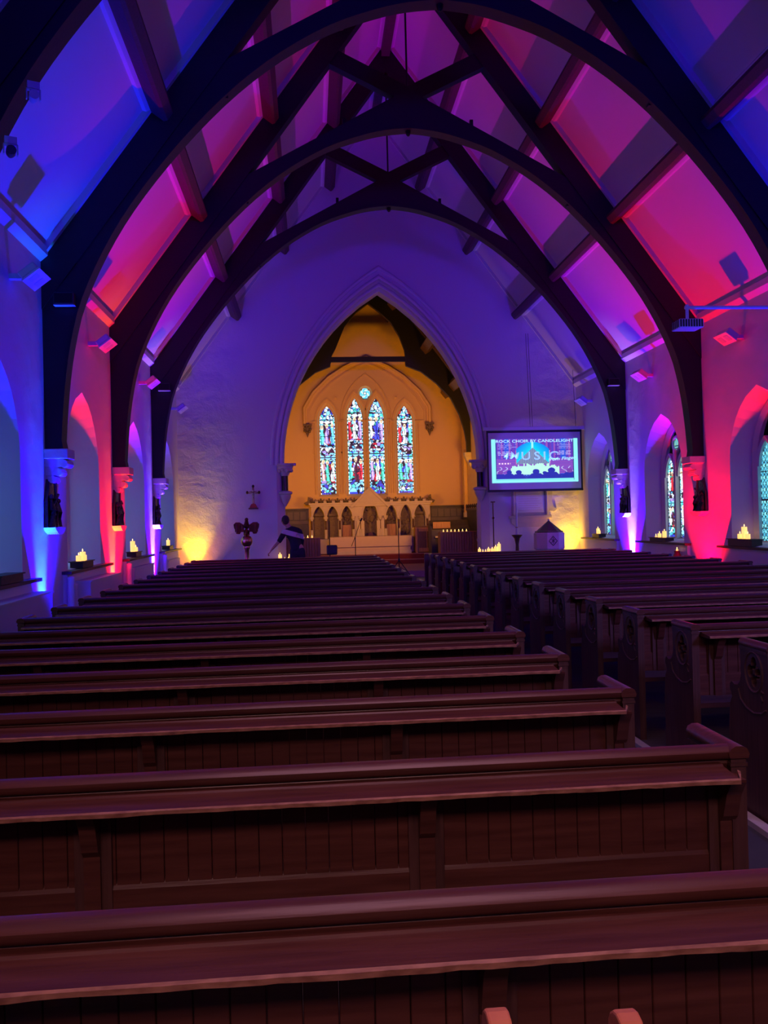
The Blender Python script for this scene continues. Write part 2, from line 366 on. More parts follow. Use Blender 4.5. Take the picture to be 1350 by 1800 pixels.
def inarch(a, H, zs, h):
    R = (a*a+h*h)/(2*a)
    def f(u, v):
        x = abs(u-.5)*2*a; z = v*H-zs
        return x <= a if z <= 0 else (z < h and x <= -(R-a)+math.sqrt(max(0, R*R-z*z)))
    return f
WH = (.72, .90, .98); PB = (.10, .45, .85); DB = (.03, .05, .55); RD = (.5, .02, .03); GR = (.05, .5, .35); PK = (.8, .35, .35); DP = (.06, .015, .03)
LB = (.25, .65, 1.0); VI = (.35, .25, .7); TL = (.08, .65, .62); BK = (.006, .006, .012)
def glasspaint(seed, robes, top, cool=1.0):
    rnd = random.Random(seed)
    cells = [(rnd.random(), rnd.random()*5.6, rnd.random()) for _ in range(170)]
    C = np.array(cells)
    figs = []
    for base, rb in ((.14, robes[:3]), (.56, robes[3:])):
        for k, c in enumerate(rb):
            figs.append((.2+.3*k+rnd.uniform(-.04, .04), base+rnd.uniform(0, .015), .115, .185+rnd.uniform(-.015, .015), c))
    def col(u, v):
        y = v*5.6
        d = (C[:, 0]-u)**2+(C[:, 1]-y)**2; i = np.argsort(d)[:2]
        lead = math.sqrt(d[i[1]])-math.sqrt(d[i[0]]) < .025; r = C[i[0], 2]
        if min(u, 1-u) < .035: return BK
        for bar in (.125, .235, .345, .415, .545, .655, .765, .835):
            if abs(v-bar) < .0035: return BK
        if min(u, 1-u) < .085: return BK if int(v*70+r*2) % 3 == 0 else (WH, LB, GR)[int(v*70) % 3]
        if .80 < v < .835 or .39 < v <= .405 or .405 < v < .44:
            z = abs(((u*2.7+.15) % 1)-.5); vc = .817 if v > .6 else .415; vh = .017 if v > .6 else .025
            return ((LB if v < .5 else WH) if r > .3 else TL) if (z/.46)**2+((v-vc)/vh)**2 < 1 else DP if r > .4 else DB
        for fx, fb, fw, fh, fc in figs:
            hx, hz = (u-fx), (v-(fb+fh+.016))
            if (hx/.055)**2+(hz/.016)**2 < 1: return (.75, .42, .3)
            if (hx/.095)**2+(hz/.027)**2 < 1: return (.85, .75, .45) if r > .4 else WH
            wdt = fw*(1-.35*max(0, (v-fb)/fh)+.22*math.sin(v*60+fx*9)); hx += .02*math.sin(v*45+fx*7)
            if fb < v < fb+fh and abs(hx) < wdt:
                k = math.sin((u*30)+fx*20+v*16)
                return tuple(min(1, c*(1.8 if k > .3 else 1.2 if k > -.7 else .35)) for c in fc)
        if lead: return BK
        if v < .12: return (PB, WH, DB, LB, TL)[int(r*5)] if v > .02 else DB
        if .405 < v < .44: return LB if abs((u*3) % 1-.5) < .42 else BK
        if .47 < v < .53:
            z = abs((u*2.2+.4) % 1-.5)*.12+.47
            return (WH if v > z else DP) if r > .25 else (RD, VI, PB)[int(r*11) % 3]
        if .44 <= v <= .47: return (LB, WH, VI)[int(r*3)]
        if .53 <= v <= .56: return (WH, BK, PB)[int(r*3)]
        if v > .85:
            t = (v-.85)/.15
            if t < .35: return (WH, LB, WH, TL)[int(r*4)] if abs(((u-.5)*3) % 1-.5)*1.0 > t*.9 else (DB if r > .5 else WH)
            if abs(u-.5) < .30*(1.15-t): return WH if r > .3 else LB
            return top
        if .79 < v < .85 or .37 < v < .405: return (WH, GR, LB, DP)[int(r*4)]
        return (VI, RD, GR, DB, DP, LB, DP, WH)[int(r*8)]
    return col
RB = [[PK, GR, WH, TL, VI, PB], [TL, DP, RD, RD, WH, VI], [VI, WH, GR, WH, DB, VI], [GR, PB, VI, RD, WH, TL]]
for k, (cx, zs, h) in enumerate(LAN):
    wo = MB()
    H = zs+h-LS
    fr = arch(cx, LH+.01, zs, h+.02, 10); path = [(cx-LH-.01, LS)]+fr+[(cx+LH+.01, LS)]
    sweep_arch(wo, path, [(-.03, 0), (.05, 0), (.05, .05), (-.03, .05)], CE+.15)
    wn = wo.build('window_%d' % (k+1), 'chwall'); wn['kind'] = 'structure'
    g = paint('stained_glass', 'glass', 34, 190, LH*2, H, inarch(LH, H, zs-LS, h), glasspaint(11+k*7, RB[k], (DB if k in (0, 2) else (.35, .03, .02))), wn)
    g.location = (cx, CE+.14, LS)
wo = MB(); wo.rings([[(.075+(r+.02*math.cos(t))*math.cos(a), CE+.13+.02*math.sin(t), 6.0+(r+.02*math.cos(t))*math.sin(a)) for t in [i*math.pi/3 for i in range(6)]] for r, a in [(.2, k*math.pi/12) for k in range(24)]], closed=True)
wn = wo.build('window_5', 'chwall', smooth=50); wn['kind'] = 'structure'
def quat(u, v):
    return any((u-cx)**2+(v-cy)**2 < .055 for cx, cy in ((.5, .74), (.5, .26), (.26, .5), (.74, .5)))
def quatc(u, v):
    r = math.hypot(u-.5, v-.5); k = int((math.atan2(v-.5, u-.5)+3.2)*2.6)
    if r < .1: return (.7, .9, .8)
    if abs(r-.12) < .02 or abs((u-.5)*(v-.5)) < .0015 and r > .12: return BK
    return (LB, WH, TL, PB)[(k+int(r*9)) % 4]
g = paint('stained_glass', 'glass', 34, 34, .42, .42, quat, quatc, wn); g.location = (.075, CE+.13, 5.79)
MB().rings([[(.075+r*math.cos(a*math.pi/12), y, 6.0+r*math.sin(a*math.pi/12)) for a in range(24)] for y, r in ((CE+.16, .24), (CE+.2, .24))]).build('back_plate', 'timber', wn)
# label mouldings round the lancets, hood mould with carved stops, strings
m = MB()
for cx, zs, h in LAN:
    sweep_arch(m, [(cx-LH-.14, 3.0)]+arch(cx, LH+.14, zs, h+.24, 10)+[(cx+LH+.14, 3.0)], [(-.03, 0), (.02, 0), (.015, .035), (-.02, .035)], CE)
    for s in (-1, 1):
        m.tube([(cx+s*(LH+.14), CE-.03, LS), (cx+s*(LH+.14), CE-.03, zs-.06)], .03, 8)
        m.box(cx+s*(LH+.16)-.08, cx+s*(LH+.16)+.08, CE-.07, CE, zs-.03, zs+.02)
        m.box(cx+s*(LH+.16)-.06, cx+s*(LH+.16)+.06, CE-.06, CE, 3.93, 3.96)
sweep_arch(m, [(-.78, 5.05)]+arch(.075, .86, 5.1, 1.55, 12)+[(.93, 5.05)], [(-.02, 0), (.03, 0), (.02, .03), (-.01, .03)], CE)
for x in (-.95, 1.13): m.rings([[(x+r*math.cos(a*.5236), y, 5.83+r*math.sin(a*.5236)) for a in range(12)] for r, y in ((.09, CE), (.09, CE-.03), (.05, CE-.03), (.03, CE-.05))])
m.box(-1.9, -1.6, CE-.04, CE, 5.0, 5.03).box(1.75, 2.1, CE-.04, CE, 5.0, 5.03)
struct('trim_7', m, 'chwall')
hp = [(-1.98, 4.9), (-1.98, 5.48), (-1.68, 5.98), (-1.15, 6.49), (-.62, 6.83), (-.22, 7.02), (.13, 7.16), (.48, 7.02), (.88, 6.83), (1.40, 6.49), (1.93, 5.98), (2.24, 5.48), (2.24, 4.9)]
m = MB(); sweep_arch(m, hp, [(-.05, 0), (.13, 0), (.13, .06), (.08, .13), (.02, .12), (-.01, .05), (-.05, .05)], CE)
sweep_arch(m, [(x*.955+.006, z-.10 if z > 5 else z) for x, z in hp], [(-.05, 0), (.0, 0), (.0, .04), (-.05, .04)], CE)
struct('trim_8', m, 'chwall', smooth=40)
for s, x in (('left', -1.98), ('right', 2.24)):
    m = MB(); m.ball((0, 0, 0), .13, 1, .8, 1.1, 8)
    for k in range(7): m.ball((.1*math.cos(k*.9), -.08, .1*math.sin(k*.9)-.03), .05, n=6)
    m.box(-.15, .15, -.12, .02, .09, .15); m.prism([(-.08, -.1), (.08, -.1), (0, -.3)], 'y', -.08, .02)
    tag(m.build('label_stop', 'carving', smooth=50), f'carved leafy stop ending the {s} side of the hood over the altar window', 'carving', None).location = (x+.04*(1 if s == 'left' else 1), CE-.05, 4.78)
# ---------------------------------------------------------------- side windows
def lozenge(u, v):
    for bar in (.12, .40, .68):
        if abs(v-bar) < .006: return BK
    a = (u*5+v*17) % 1; b2 = (u*5-v*17) % 1
    if min(a, 1-a, b2, 1-b2) < .10: return (.004, .012, .02)
    n = int((u*5+v*17))*7+int((u*5-v*17)+40)*13
    return [(.08, .42, .55), (.12, .50, .62), (.05, .30, .45), (.16, .55, .62)][n % 4]
def plainlight(u, v):
    return (.06, .26, .55) if min((u*3) % 1, (v*8) % 1) > .05 else BK
wn_i = 6
for s in (-1, 1):
    for k, c in enumerate(BC):
        if k < 1: continue
        fx = s*(W+(.36 if s > 0 else .52)); zs0, zs1 = SILL+.06, SPR
        m = MB()   # stone tracery: frame, mullion, two light heads and an eye
        fp = [(-.64, SILL+.06)]+arch(0, .64, SPR, RISE-.22, 10)+[(.64, SILL+.06)]
        pr = [(-.09, 0), (.03, 0), (.03, .09), (-.09, .06)]
        sweep_arch(m, fp, pr, 0)
        m.box(-.045, .045, -.09, .02, SILL+.06, SPR+.45)
        for cx in (-.30, .30):
            sweep_arch(m, arch(cx, .255, SPR-.10, .46, 8), [(-.035, 0), (.03, 0), (.03, .07), (-.035, .05)], 0)
        m.rings([[(.0+(.16+.035*math.cos(t))*math.cos(a), .035*math.sin(t)-.02, SPR+.56+(.16+.035*math.cos(t))*math.sin(a)) for t in [i*math.pi/3 for i in range(6)]] for a in [q*math.pi/10 for q in range(20)]], closed=True)
        m.box(-.56, .56, 0.0, .03, SILL+.0, SILL+.10)
        # dark backing of the spandrels between the heads of the lights
        tr = m.build('window_%d' % wn_i, 'ashlar', smooth=40); tr['kind'] = 'structure'; wn_i += 1
        tr.location = (fx-s*.02, c, 0); tr.rotation_euler.z = s*-math.pi/2 if s > 0 else math.pi/2
        for cx in (-.30, .30):
            H = SPR-.10+.46-(SILL+.08)
            st = (s > 0 and k >= 4)
            cf = glasspaint(90+k*5+int(cx*10), [WH, DP, VI, WH, RD, GR] if k == 4 else [TL, DB, WH, GR, WH, PB], DB) if st else (lozenge if s > 0 else plainlight)
            g = paint('leaded_glass' if not st else 'stained_glass', 'daylight' if s > 0 else 'dayleft', 24 if s > 0 else 8, 110 if s > 0 else 20, .5, H, inarch(.25, H, SPR-.10-(SILL+.08), .46), cf, tr)
            g.location = (cx, .0, SILL+.08)
        g = paint('tracery_glass', 'daylight', 16, 16, .30, .30, lambda u, v: (u-.5)**2+(v-.5)**2 < .25, lambda u, v: ((.10, .45, .55) if (int(u*5)+int(v*5)) % 2 else (.2, .45, .35)) if min((u*5) % 1, (v*5) % 1) > .12 else BK, tr)
        g.location = (0, 0, SPR+.41)
        MB().prism(archpoly(0, .66, SILL+.05, SPR, RISE-.2, 8), 'y', .06, .10).build('backing', 'iron', tr)
        # sill board
        yy0, yy1 = c-1.25, c+1.25
        sb = MB().box(min(s*(W-.13), s*(W+.02)), max(s*(W-.13), s*(W+.02)), yy0, yy1, SILL-.045, SILL-.005).build('trim_%d' % (20+wn_i), 'boxwood'); sb['kind'] = 'structure'
# boarded dado below the sills
for s, nm in ((-1, 20), (1, 21)):
    m = MB()
    for k in range(2, 6):
        c = BC[k]; m.box(min(s*(W-.06), s*W), max(s*(W-.06), s*W), c-1.2, c+1.2, 0, SILL-.05)
    struct('baseboard_%s' % ('left' if s < 0 else 'right'), m, 'white')
# ---------------------------------------------------------------- purlins, ridge, fillets
ang = math.atan(SL)
def purlin(name, x, label, wd=.20, dp=.30):
    s = 1 if x > 0 else -1; z = RIDGE-SL*abs(x)
    t = Vector((s*math.cos(ang), 0, -math.sin(ang))); n = Vector((-s*math.sin(ang), 0, -math.cos(ang)))
    o3 = Vector((x, 0, z)); e = thing(name, label, 'beam', (x, 0, z), 0, 'purlins of the nave roof')
    def q(a, b): p = t*a+n*b; return (p.x, p.z)
    MB().prism([q(-wd/2, -.01), q(wd/2, -.01), q(wd/2, dp-.03), q(wd/2-.04, dp), q(-wd/2+.04, dp), q(-wd/2, dp-.03)], 'y', Y0+.02, D-.005).build('beam', 'purlin', e)
    for sg in (-1, 1):
        a = sg*wd/2
        MB().prism([q(a, 0), q(a+sg*.07, 0), q(a+sg*.05, .05), q(a+sg*.0, .07)], 'y', Y0+.02, D-.005).build('fillet', 'fillet', e)
    return e
for x, h in ((1.34, 'uppermost'), (2.58, 'middle'), (3.86, 'lowest')):
    purlin('purlin', -x, f'{h} dark purlin running along the left slope of the nave roof')
    purlin('purlin', x, f'{h} dark purlin running along the right slope of the nave roof')
e = thing('ridge_beam', 'dark ridge beam along the very top of the nave roof', 'beam', (0, 0, RIDGE))
MB().prism([(-.12, -.10), (.12, -.10), (.09, -.42), (-.09, -.42)], 'y', Y0+.02, D-.005).build('beam', 'purlin', e)
for sg in (-1, 1): MB().prism([(sg*.11, -.13), (sg*.20, -.25), (sg*.10, -.28)], 'y', Y0+.02, D-.005).build('fillet', 'fillet', e)
m = MB()
for s in (-1, 1):
    def q(a, b): return (s*(W+math.cos(ang)*a-math.sin(ang)*b), EAVE-math.sin(ang)*a-math.cos(ang)*b)
    m.prism([q(0, 0), q(-.10, 0), q(-.10, .05), q(-.02, .10), (s*W, EAVE-.12)], 'y', Y0+.02, D-.005)
struct('trim_9', m, 'fillet')
TH = .24
m = MB()
for y in T:
    for ya, yb in ((y-.07, y), (y+TH, y+TH+.07)):
        for s in (-1, 1):
            m.prism([(s*W, EAVE), (0, RIDGE), (0, RIDGE-.12), (s*(W-.02), EAVE-.10)], 'y', ya, yb)
for s in (-1, 1): m.prism([(s*W, EAVE), (0, RIDGE), (0, RIDGE-.10), (s*(W-.02), EAVE-.09)], 'y', D-.07, D)
struct('trim_10', m, 'fillet')
# ---------------------------------------------------------------- roof trusses
def smooth_line(P, n=4):
    out = []
    for i in range(len(P)-1):
        p0, p1_, p2_, p3_ = P[max(i-1, 0)], P[i], P[i+1], P[min(i+2, len(P)-1)]
        for k in range(n):
            t = k/n; out.append(tuple(.5*((2*b)+(-a+c)*t+(2*a-5*b+4*c-d)*t*t+(-a+3*b-3*c+d)*t**3) for a, b, c, d in zip(p0, p1_, p2_, p3_)))
    return out+[P[-1]]
UND = [(5.10, 2.63), (5.06, 3.2), (4.99, 3.8), (4.86, 4.4), (4.62, 5.0), (4.28, 5.62), (3.85, 6.22), (3.32, 6.84), (2.75, 7.40), (2.15, 7.86), (1.5, 8.23), (.9, 8.45), (.45, 8.56), (0, 8.61)]
UND = [(x, z+.02) if x < 4.9 else (x, z) for x, z in smooth_line(UND, 3)]
RD_ = .74   # vertical depth of the principal rafter
def truss(y, label):
    e = thing('roof_truss', label, 'truss', (0, y, 0), 0, 'black arched trusses of the nave roof')
    Z = lambda x: RIDGE-RD_-SL*x
    for s in (-1, 1):
        MB().prism([(s*W, EAVE-.02), (0, RIDGE-.01), (0, RIDGE-RD_), (s*W, Z(W))], 'y', .0, TH).build('principal_rafter', 'timber', e)
        # arched brace from the corbel to the crown
        poly = [(s*x, z) for x, z in UND]+[(0, 9.30), (s*2.86, Z(2.86)), (s*W, Z(W)), (s*W, 2.63)]
        b_ = MB().prism(poly, 'y', .02, TH-.02).build('arched_brace', 'timber', e)
        MB().prism([(s*x, z) for x, z in UND]+[(s*max(0, x-.0), z-.035) if k else (s*(x-.03), z) for k, (x, z) in reversed(list(enumerate(UND)))], 'y', .0, TH).build('soffit_moulding', 'timber', b_)
        # scissor strut rising from the crown to the opposite rafter
        MB().prism([(0, 9.36), (s*1.32, 10.02), (s*1.42, 9.75), (s*.25, 9.17), (0, 9.05)], 'y', .03, TH-.03).build('scissor_strut', 'timber', e)
        for px, pz in ((1.15, 8.66), (2.9, 7.32)):
            MB().box(s*px-.03, s*px+.03, .06, .14, pz-.08, pz+.13).build('bolt', 'iron', b_)
    MB().tube([(0, TH/2, 9.3), (0, TH/2, RIDGE-.5)], .018, 6).build('tie_rod', 'tieiron', e)
    MB().lathe(0, TH/2, [(.02, 8.50), (.04, 8.53), (.05, 8.60)], 8).build('boss', 'iron', e)
    return e
truss(T[0], 'nearest black roof truss, its brace cutting across the top corners of the picture')
truss(T[1], 'second black roof truss from the camera, sweeping over the top of the picture')
truss(T[2], 'third black roof truss from the camera, between the two red-lit wall piers')
truss(T[3], 'farthest black roof truss, framing the wall around the chancel arch')
# stone corbels the trusses stand on
nth = ['first', 'second', 'third', 'fourth']
def corbel(x, y, label):
    s = 1 if x > 0 else -1
    e = thing('truss_corbel', label, 'corbel', (s*W, y+TH/2, 0), 0, 'stone corbels under the roof trusses')
    MB().box(min(-s*.30, 0), max(-s*.30, 0), -.17, .17, 2.50, 2.63).build('abacus', 'stone', e, bevel=.01)
    m = MB()
    for k, (d, z) in enumerate(((.24, 2.44), (.16, 2.33), (.08, 2.24))):
        m.box(min(-s*d, 0), max(-s*d, 0), -.14+.02*k, .14-.02*k, z-.04, z+.07)
        m.tube([(-s*d, -.15+.02*k, z), (-s*d, .15-.02*k, z)], .05, 10)
    m.build('scroll', 'stone', e, smooth=40)
side = {-1: 'left', 1: 'right'}
for s in (-1, 1):
    for i in (1, 2, 3):
        if s > 0 and i == 1: continue
        ctx = {(-1, 1): 'blue-lit pier nearest the camera on the left', (-1, 2): 'red-lit pier on the left', (-1, 3): 'far violet-lit pier on the left', (1, 2): 'red-lit pier on the right', (1, 3): 'far violet-lit pier on the right'}[(s, i)]
        corbel(s*W, T[i], f'scrolled stone corbel high on the {ctx}')
        e = thing('relief_plaque', f'dark carved relief on the {ctx}', 'carving', (s*W, T[i]+TH/2, 0), 0, 'carved station reliefs on the piers')
        m = MB(); hw = .21
        m.prism([(-hw, 1.62), (hw, 1.62), (hw, 1.95), (hw*.8, 2.05), (.08, 2.30), (-.08, 2.30), (-hw*.8, 2.05), (-hw, 1.95)], 'x', min(0, -s*.05), max(0, -s*.05))
        m.build('panel', 'darkcarve', e)
        rnd = random.Random(i*3+s); m = MB()
        for k in range(5):
            yy = -.15+.075*k; hh = rnd.uniform(.22, .36)
            m.tube([(-s*.08, yy, 1.63), (-s*.09, yy+rnd.uniform(-.03, .03), 1.63+hh*.6), (-s*.07, yy, 1.63+hh)], [.05, .04, .025], 8)
            m.ball((-s*.08, yy, 1.66+hh), .034, n=8)
        m.tube([(-s*.09, -.1, 1.9), (-s*.09, .12, 2.05)], .018, 6); m.tube([(-s*.09, .0, 1.8), (-s*.09, .0, 2.22)], .02, 6)
        m.build('carved_figures', 'darkcarve', e, smooth=50)
        MB().prism([(-.24, 1.62), (.24, 1.62), (.20, 1.58), (.08, 1.53), (-.08, 1.53), (-.20, 1.58)], 'x', min(0, -s*.15), max(0, -s*.15)).build('ledge', 'stone', e)
# chancel truss, purlins and rafters
TY = 27.7; e = thing('chancel_truss', 'black arched truss with a level collar inside the chancel', 'truss', (0, TY, 0))
SLC = (CR-CEAVE)/CW; ox = .06
inner_up = [(-1.12, 6.93), (-.97, 7.2), (-.66, 7.92), (-.27, 8.38), (.12, 8.67), (.45, 8.42), (.85, 8.05), (1.12, 7.6), (1.28, 7.15), (1.31, 6.93)]
MB().prism(inner_up+[(1.31, 6.75), (CW, CEAVE-.02+.3), (0, CR-.02), (-CW, CEAVE+.28), (-1.12, 6.75)], 'y', 0, .18).build('rafter_frame', 'timber', e)
MB().box(-1.14, 1.33, .02, .16, 6.77, 6.93).build('collar', 'timber', e)
for s in (-1, 1):
    lo = [(1.32, 6.62), (1.81, 6.43), (2.3, 6.05), (2.78, 5.54), (3.05, 5.0), (3.2, 4.48), (3.26, 4.1), (3.27, 3.75)]
    lo = [((s*x if s > 0 else s*(x-.17) if x < 3 else s*(x-.02)), z) for x, z in lo]
    MB().prism(lo+[(s*CW, 3.75), (s*CW, CEAVE+.29), (s*1.3 if s > 0 else -1.13, 6.80)], 'y', .01, .17).build('arched_brace', 'timber', e)
e = thing('corbel', 'small stone corbel on the right chancel wall under the black truss', 'corbel', (CW, TY+.09, 0))
MB().box(-.22, 0, -.14, .14, 3.62, 3.75).build('abacus', 'stone', e, bevel=.01)
MB().prism([(-.2, 3.62), (0, 3.62), (0, 3.25), (-.05, 3.3), (-.08, 3.42), (-.15, 3.48)], 'y', -.11, .11).build('bracket', 'stone', e)
for s in (1,):
    for k, x in enumerate((.95, 2.0, 2.9)):
        z = CR-SLC*x
        tag(MB().prism([(s*(x-.1), z+.13-.17), (s*(x+.12), z-.17-.17), (s*(x-.03), z-.33-.1), (s*(x-.2), z-.12-.1)], 'y', D+.66, CE-.01).build('chancel_purlin', 'darkoak'),
            ('upper', 'middle', 'lower')[k]+' purlin on the right slope of the chancel roof', 'beam', 'purlins of the chancel roof')
for k in range(15):
    y = D+.8+k*.42
    if abs(y-TY) < .25: continue
    def q(x, d): return (x, CR-SLC*x-d)
    for s in (1,):
        tag(MB().prism([(s*.05, CR-SLC*.05), (s*CW, CEAVE), (s*CW, CEAVE-.16), (s*.05, CR-SLC*.05-.16)], 'y', y, y+.09).build('common_rafter', 'darkoak'),
            'thin common rafter on the right slope of the chancel roof', 'beam', 'common rafters of the chancel roof')
# ================================================================ PEWS
PS = .86
def make_pew(x0, x1, label, supports):
    e = thing('church_pew', label, 'pew', (0, 0, 0))
    L = x1-x0
    # vertical boards of the back
    m = MB(); n = int(round(L/.0665)); bw = (L-.08)/n
    for k in range(n):
        a = x0+.04+k*bw
        m.prism([(a+.0006, .029), (a+.0022, .026), (a+bw-.0022, .026), (a+bw-.0006, .029), (a+bw-.0006, .048), (a+.0006, .048)], 'z', .60, .865)
    m.build('backrest', 'pew', e)
    MB().prism([(.018, .50), (.018, .620), (.034, .640), (.055, .640), (.055, .50)], 'x', x0+.03, x1-.03).build('bottom_rail', 'pew', e)
    m = MB()   # top rail: roll, hollow, fillet
    m.prism([(.010, .884), (.014, .893), (.004, .897), (-.006, .906), (-.007, .920), (.006, .931), (.034, .935), (.056, .927), (.062, .905), (.058, .862), (.022, .862)], 'x', x0+.03, x1-.03)
    m.build('top_rail', 'pew', e, smooth=50)
    lg = MB().prism([(-.113, .866), (-.113, .876), (-.02, .884), (-.015, .889), (.022, .889), (.022, .862), (-.09, .860)], 'x', x0+.06, x1-.075).build('book_ledge', 'pew', e)
    # worn front edge of the ledge, splintered here and there
    rnd = random.Random(int(x1*10)); rs = []; k = 0; x = x0+.06
    while x < x1-.075:
        d = rnd.uniform(0, .0035); rs.append([(x, -.121+d, .8635+d*.6), (x, -.121+d, .8745), (x, -.112, .8775), (x, -.112, .8625)]); x += rnd.uniform(.02, .07)
    rs.append([(x1-.075, -.121, .8635), (x1-.075, -.121, .8745), (x1-.075, -.112, .8775), (x1-.075, -.112, .8625)])
    rs.append([(x1-.045, -.06, .870), (x1-.045, -.06, .880), (x1-.05, -.05, .882), (x1-.05, -.05, .870)])
    MB().rings(rs).build('worn_edge', 'worn', lg)
    MB().box(x0+.03, x1-.03, .05, .42, .415, .445).build('seat', 'pew', e)
    for sx in supports:
        MB().prism([(.0, .72), (-.02, .74), (-.045, .81), (-.075, .852), (-.075, .860), (.028, .860), (.028, .50), (.0, .50)], 'x', sx-.022, sx+.022).build('bracket', 'pew', e)
        MB().box(sx-.05, sx+.05, .012, .03, .50, .860).build('stile', 'pewend', e)
    prof = [(-.005, 0), (-.005, .905), (.275, .905), (.27, .74), (.285, .70), (.31, .678), (.345, .672), (.375, .685), (.395, .67), (.40, .645), (.38, .62), (.375, .60), (.40, .56), (.415, .45), (.42, 0)]
    for xa, xb, face in ((x1-.045, x1, 1), (x0, x0+.045, -1)):
        pe = MB().prism(prof, 'x', xa, xb).build('pew_end', 'pewend', e)
        cs = MB()
        for dy, dz in ((.0, .045), (0, -.045), (.038, 0), (-.038, 0)):
            cs2 = MB().rings([[(xx, .135+dy+.028*math.cos(a*math.pi/5), .775+dz+.036*math.sin(a*math.pi/5)) for a in range(10)] for xx in (xa-.01, xb+.01)])
            cut(pe, [cs2])
        m = MB(); fx = xb if face > 0 else xa
        m.rings([[(fx+.006*math.sin(t)*face, .135+(.088+.008*math.cos(t))*math.cos(a), .775+(.105+.008*math.cos(t))*math.sin(a)) for t in [q*math.pi/2 for q in range(4)]] for a in [q*math.pi/10 for q in range(20)]], closed=True)
        m.tube([(fx, .02, .60), (fx, .06, .575), (fx, .14, .560), (fx, .22, .575), (fx, .28, .61), (fx, .30, .66)], .006, 6)
        m.tube([(fx, .05, .64), (fx, .065, .66), (fx, .06, .69), (fx, .04, .68)], .006, 6)
        m.box(min(fx, fx+.004*face), max(fx, fx+.004*face), .0, .272, .885, .90)
        m.build('carved_tracery', 'pewend', pe)
        mid = (xa+xb)/2
        MB().prism([(mid-.028, .902), (mid+.028, .902), (mid+.031, .914), (mid+.024, .930), (mid+.010, .937), (mid-.010, .937), (mid-.024, .930), (mid-.031, .914)], 'y', -.012, .275).build('end_cap', 'pew', pe, smooth=40)
        MB().box(mid-.026, mid+.026, -.009, .278, .878, .888).build('neck_moulding', 'pewend', pe)
    return e
LX0, LX1 = -4.15, -.682; RX0, RX1 = .357, 3.98
od = ['first', 'second', 'third', 'fourth', 'fifth', 'sixth', 'seventh', 'eighth', 'ninth', 'tenth', 'eleventh', 'twelfth', 'thirteenth', 'fourteenth', 'fifteenth', 'sixteenth', 'seventeenth', 'eighteenth', 'nineteenth']
nl = 18; lefts = []
def leftlabel(i):
    if i == 0: return 'dark red wooden pew back nearest the camera, crossing the very bottom of the picture'
    return f'dark red wooden pew left of the aisle, {od[i]} row away from the camera'
p0 = make_pew(LX0, LX1, leftlabel(0), (-3.46, -2.54, -1.62, -.74)); p0['group'] = 'pews left of the aisle'; p0.location = (0, 2.3926-PS, 0)
for i in range(1, nl): copy_thing(p0, (0, 2.3926-PS+PS*i, 0), leftlabel(i))
nr = 15
def rightlabel(i): return f'dark wooden pew right of the aisle, {od[i]} carved pew end from the camera'
q0 = make_pew(RX0, RX1, rightlabel(0), (.52, 1.42, 2.32, 3.22)); q0['group'] = 'pews right of the aisle'; q0.location = (0, 4.1388, 0)
for i in range(1, nr): copy_thing(q0, (0, 4.1388+PS*i, 0), rightlabel(i))
# panelled front screen ahead of the right pews
e = thing('pew_front_screen', 'plain dark wooden screen standing ahead of the foremost right-hand pew', 'screen', (0, 4.1388+PS*nr, 0))
MB().box(RX0, RX1, 0, .04, .02, .88).build('panel', 'pew', e); MB().box(RX0-.01, RX1+.01, -.03, .07, .88, .91).build('top_rail', 'pew', e, bevel=.008)
MB().box(RX0-.01, RX0+.07, -.02, .06, 0, .88).build('post', 'pewend', e)
# orange wooden rack in front of the camera
e = thing('wooden_rack', 'orange wooden rack with two rounded uprights at the bottom edge of the picture', 'rack', (-1.67, .92, 0))
for dx in (-.066, .079):
    m = MB(); zt = 1.082 if dx < 0 else 1.070
    m.prism([(-.09, 0), (.03, 0), (.03, zt-.05)]+[(.0+.031*math.cos(a*math.pi/8), zt-.035+.035*math.sin(a*math.pi/8)) for a in range(1, 8)]+[(-.03, zt-.06), (-.09, zt-.20)], 'x', dx-.013, dx+.013)
    m.build('upright', 'rack', e, bevel=.003)
for z in (.30, .62, .88): MB().box(-.07, .085, -.08, .02, z, z+.015).build('shelf', 'rack', e)
tag(MB().prism([(0, 0), (.19, .03), (.17, .20), (.10, .17), (.09, .21), (-.03, .19)], 'z', .021, .026).build('paper_sheet', 'paper'),
    'crumpled pale sheet on the floor at the foot of a right-hand pew end', 'paper').location = (.10, 5.95, -.02)
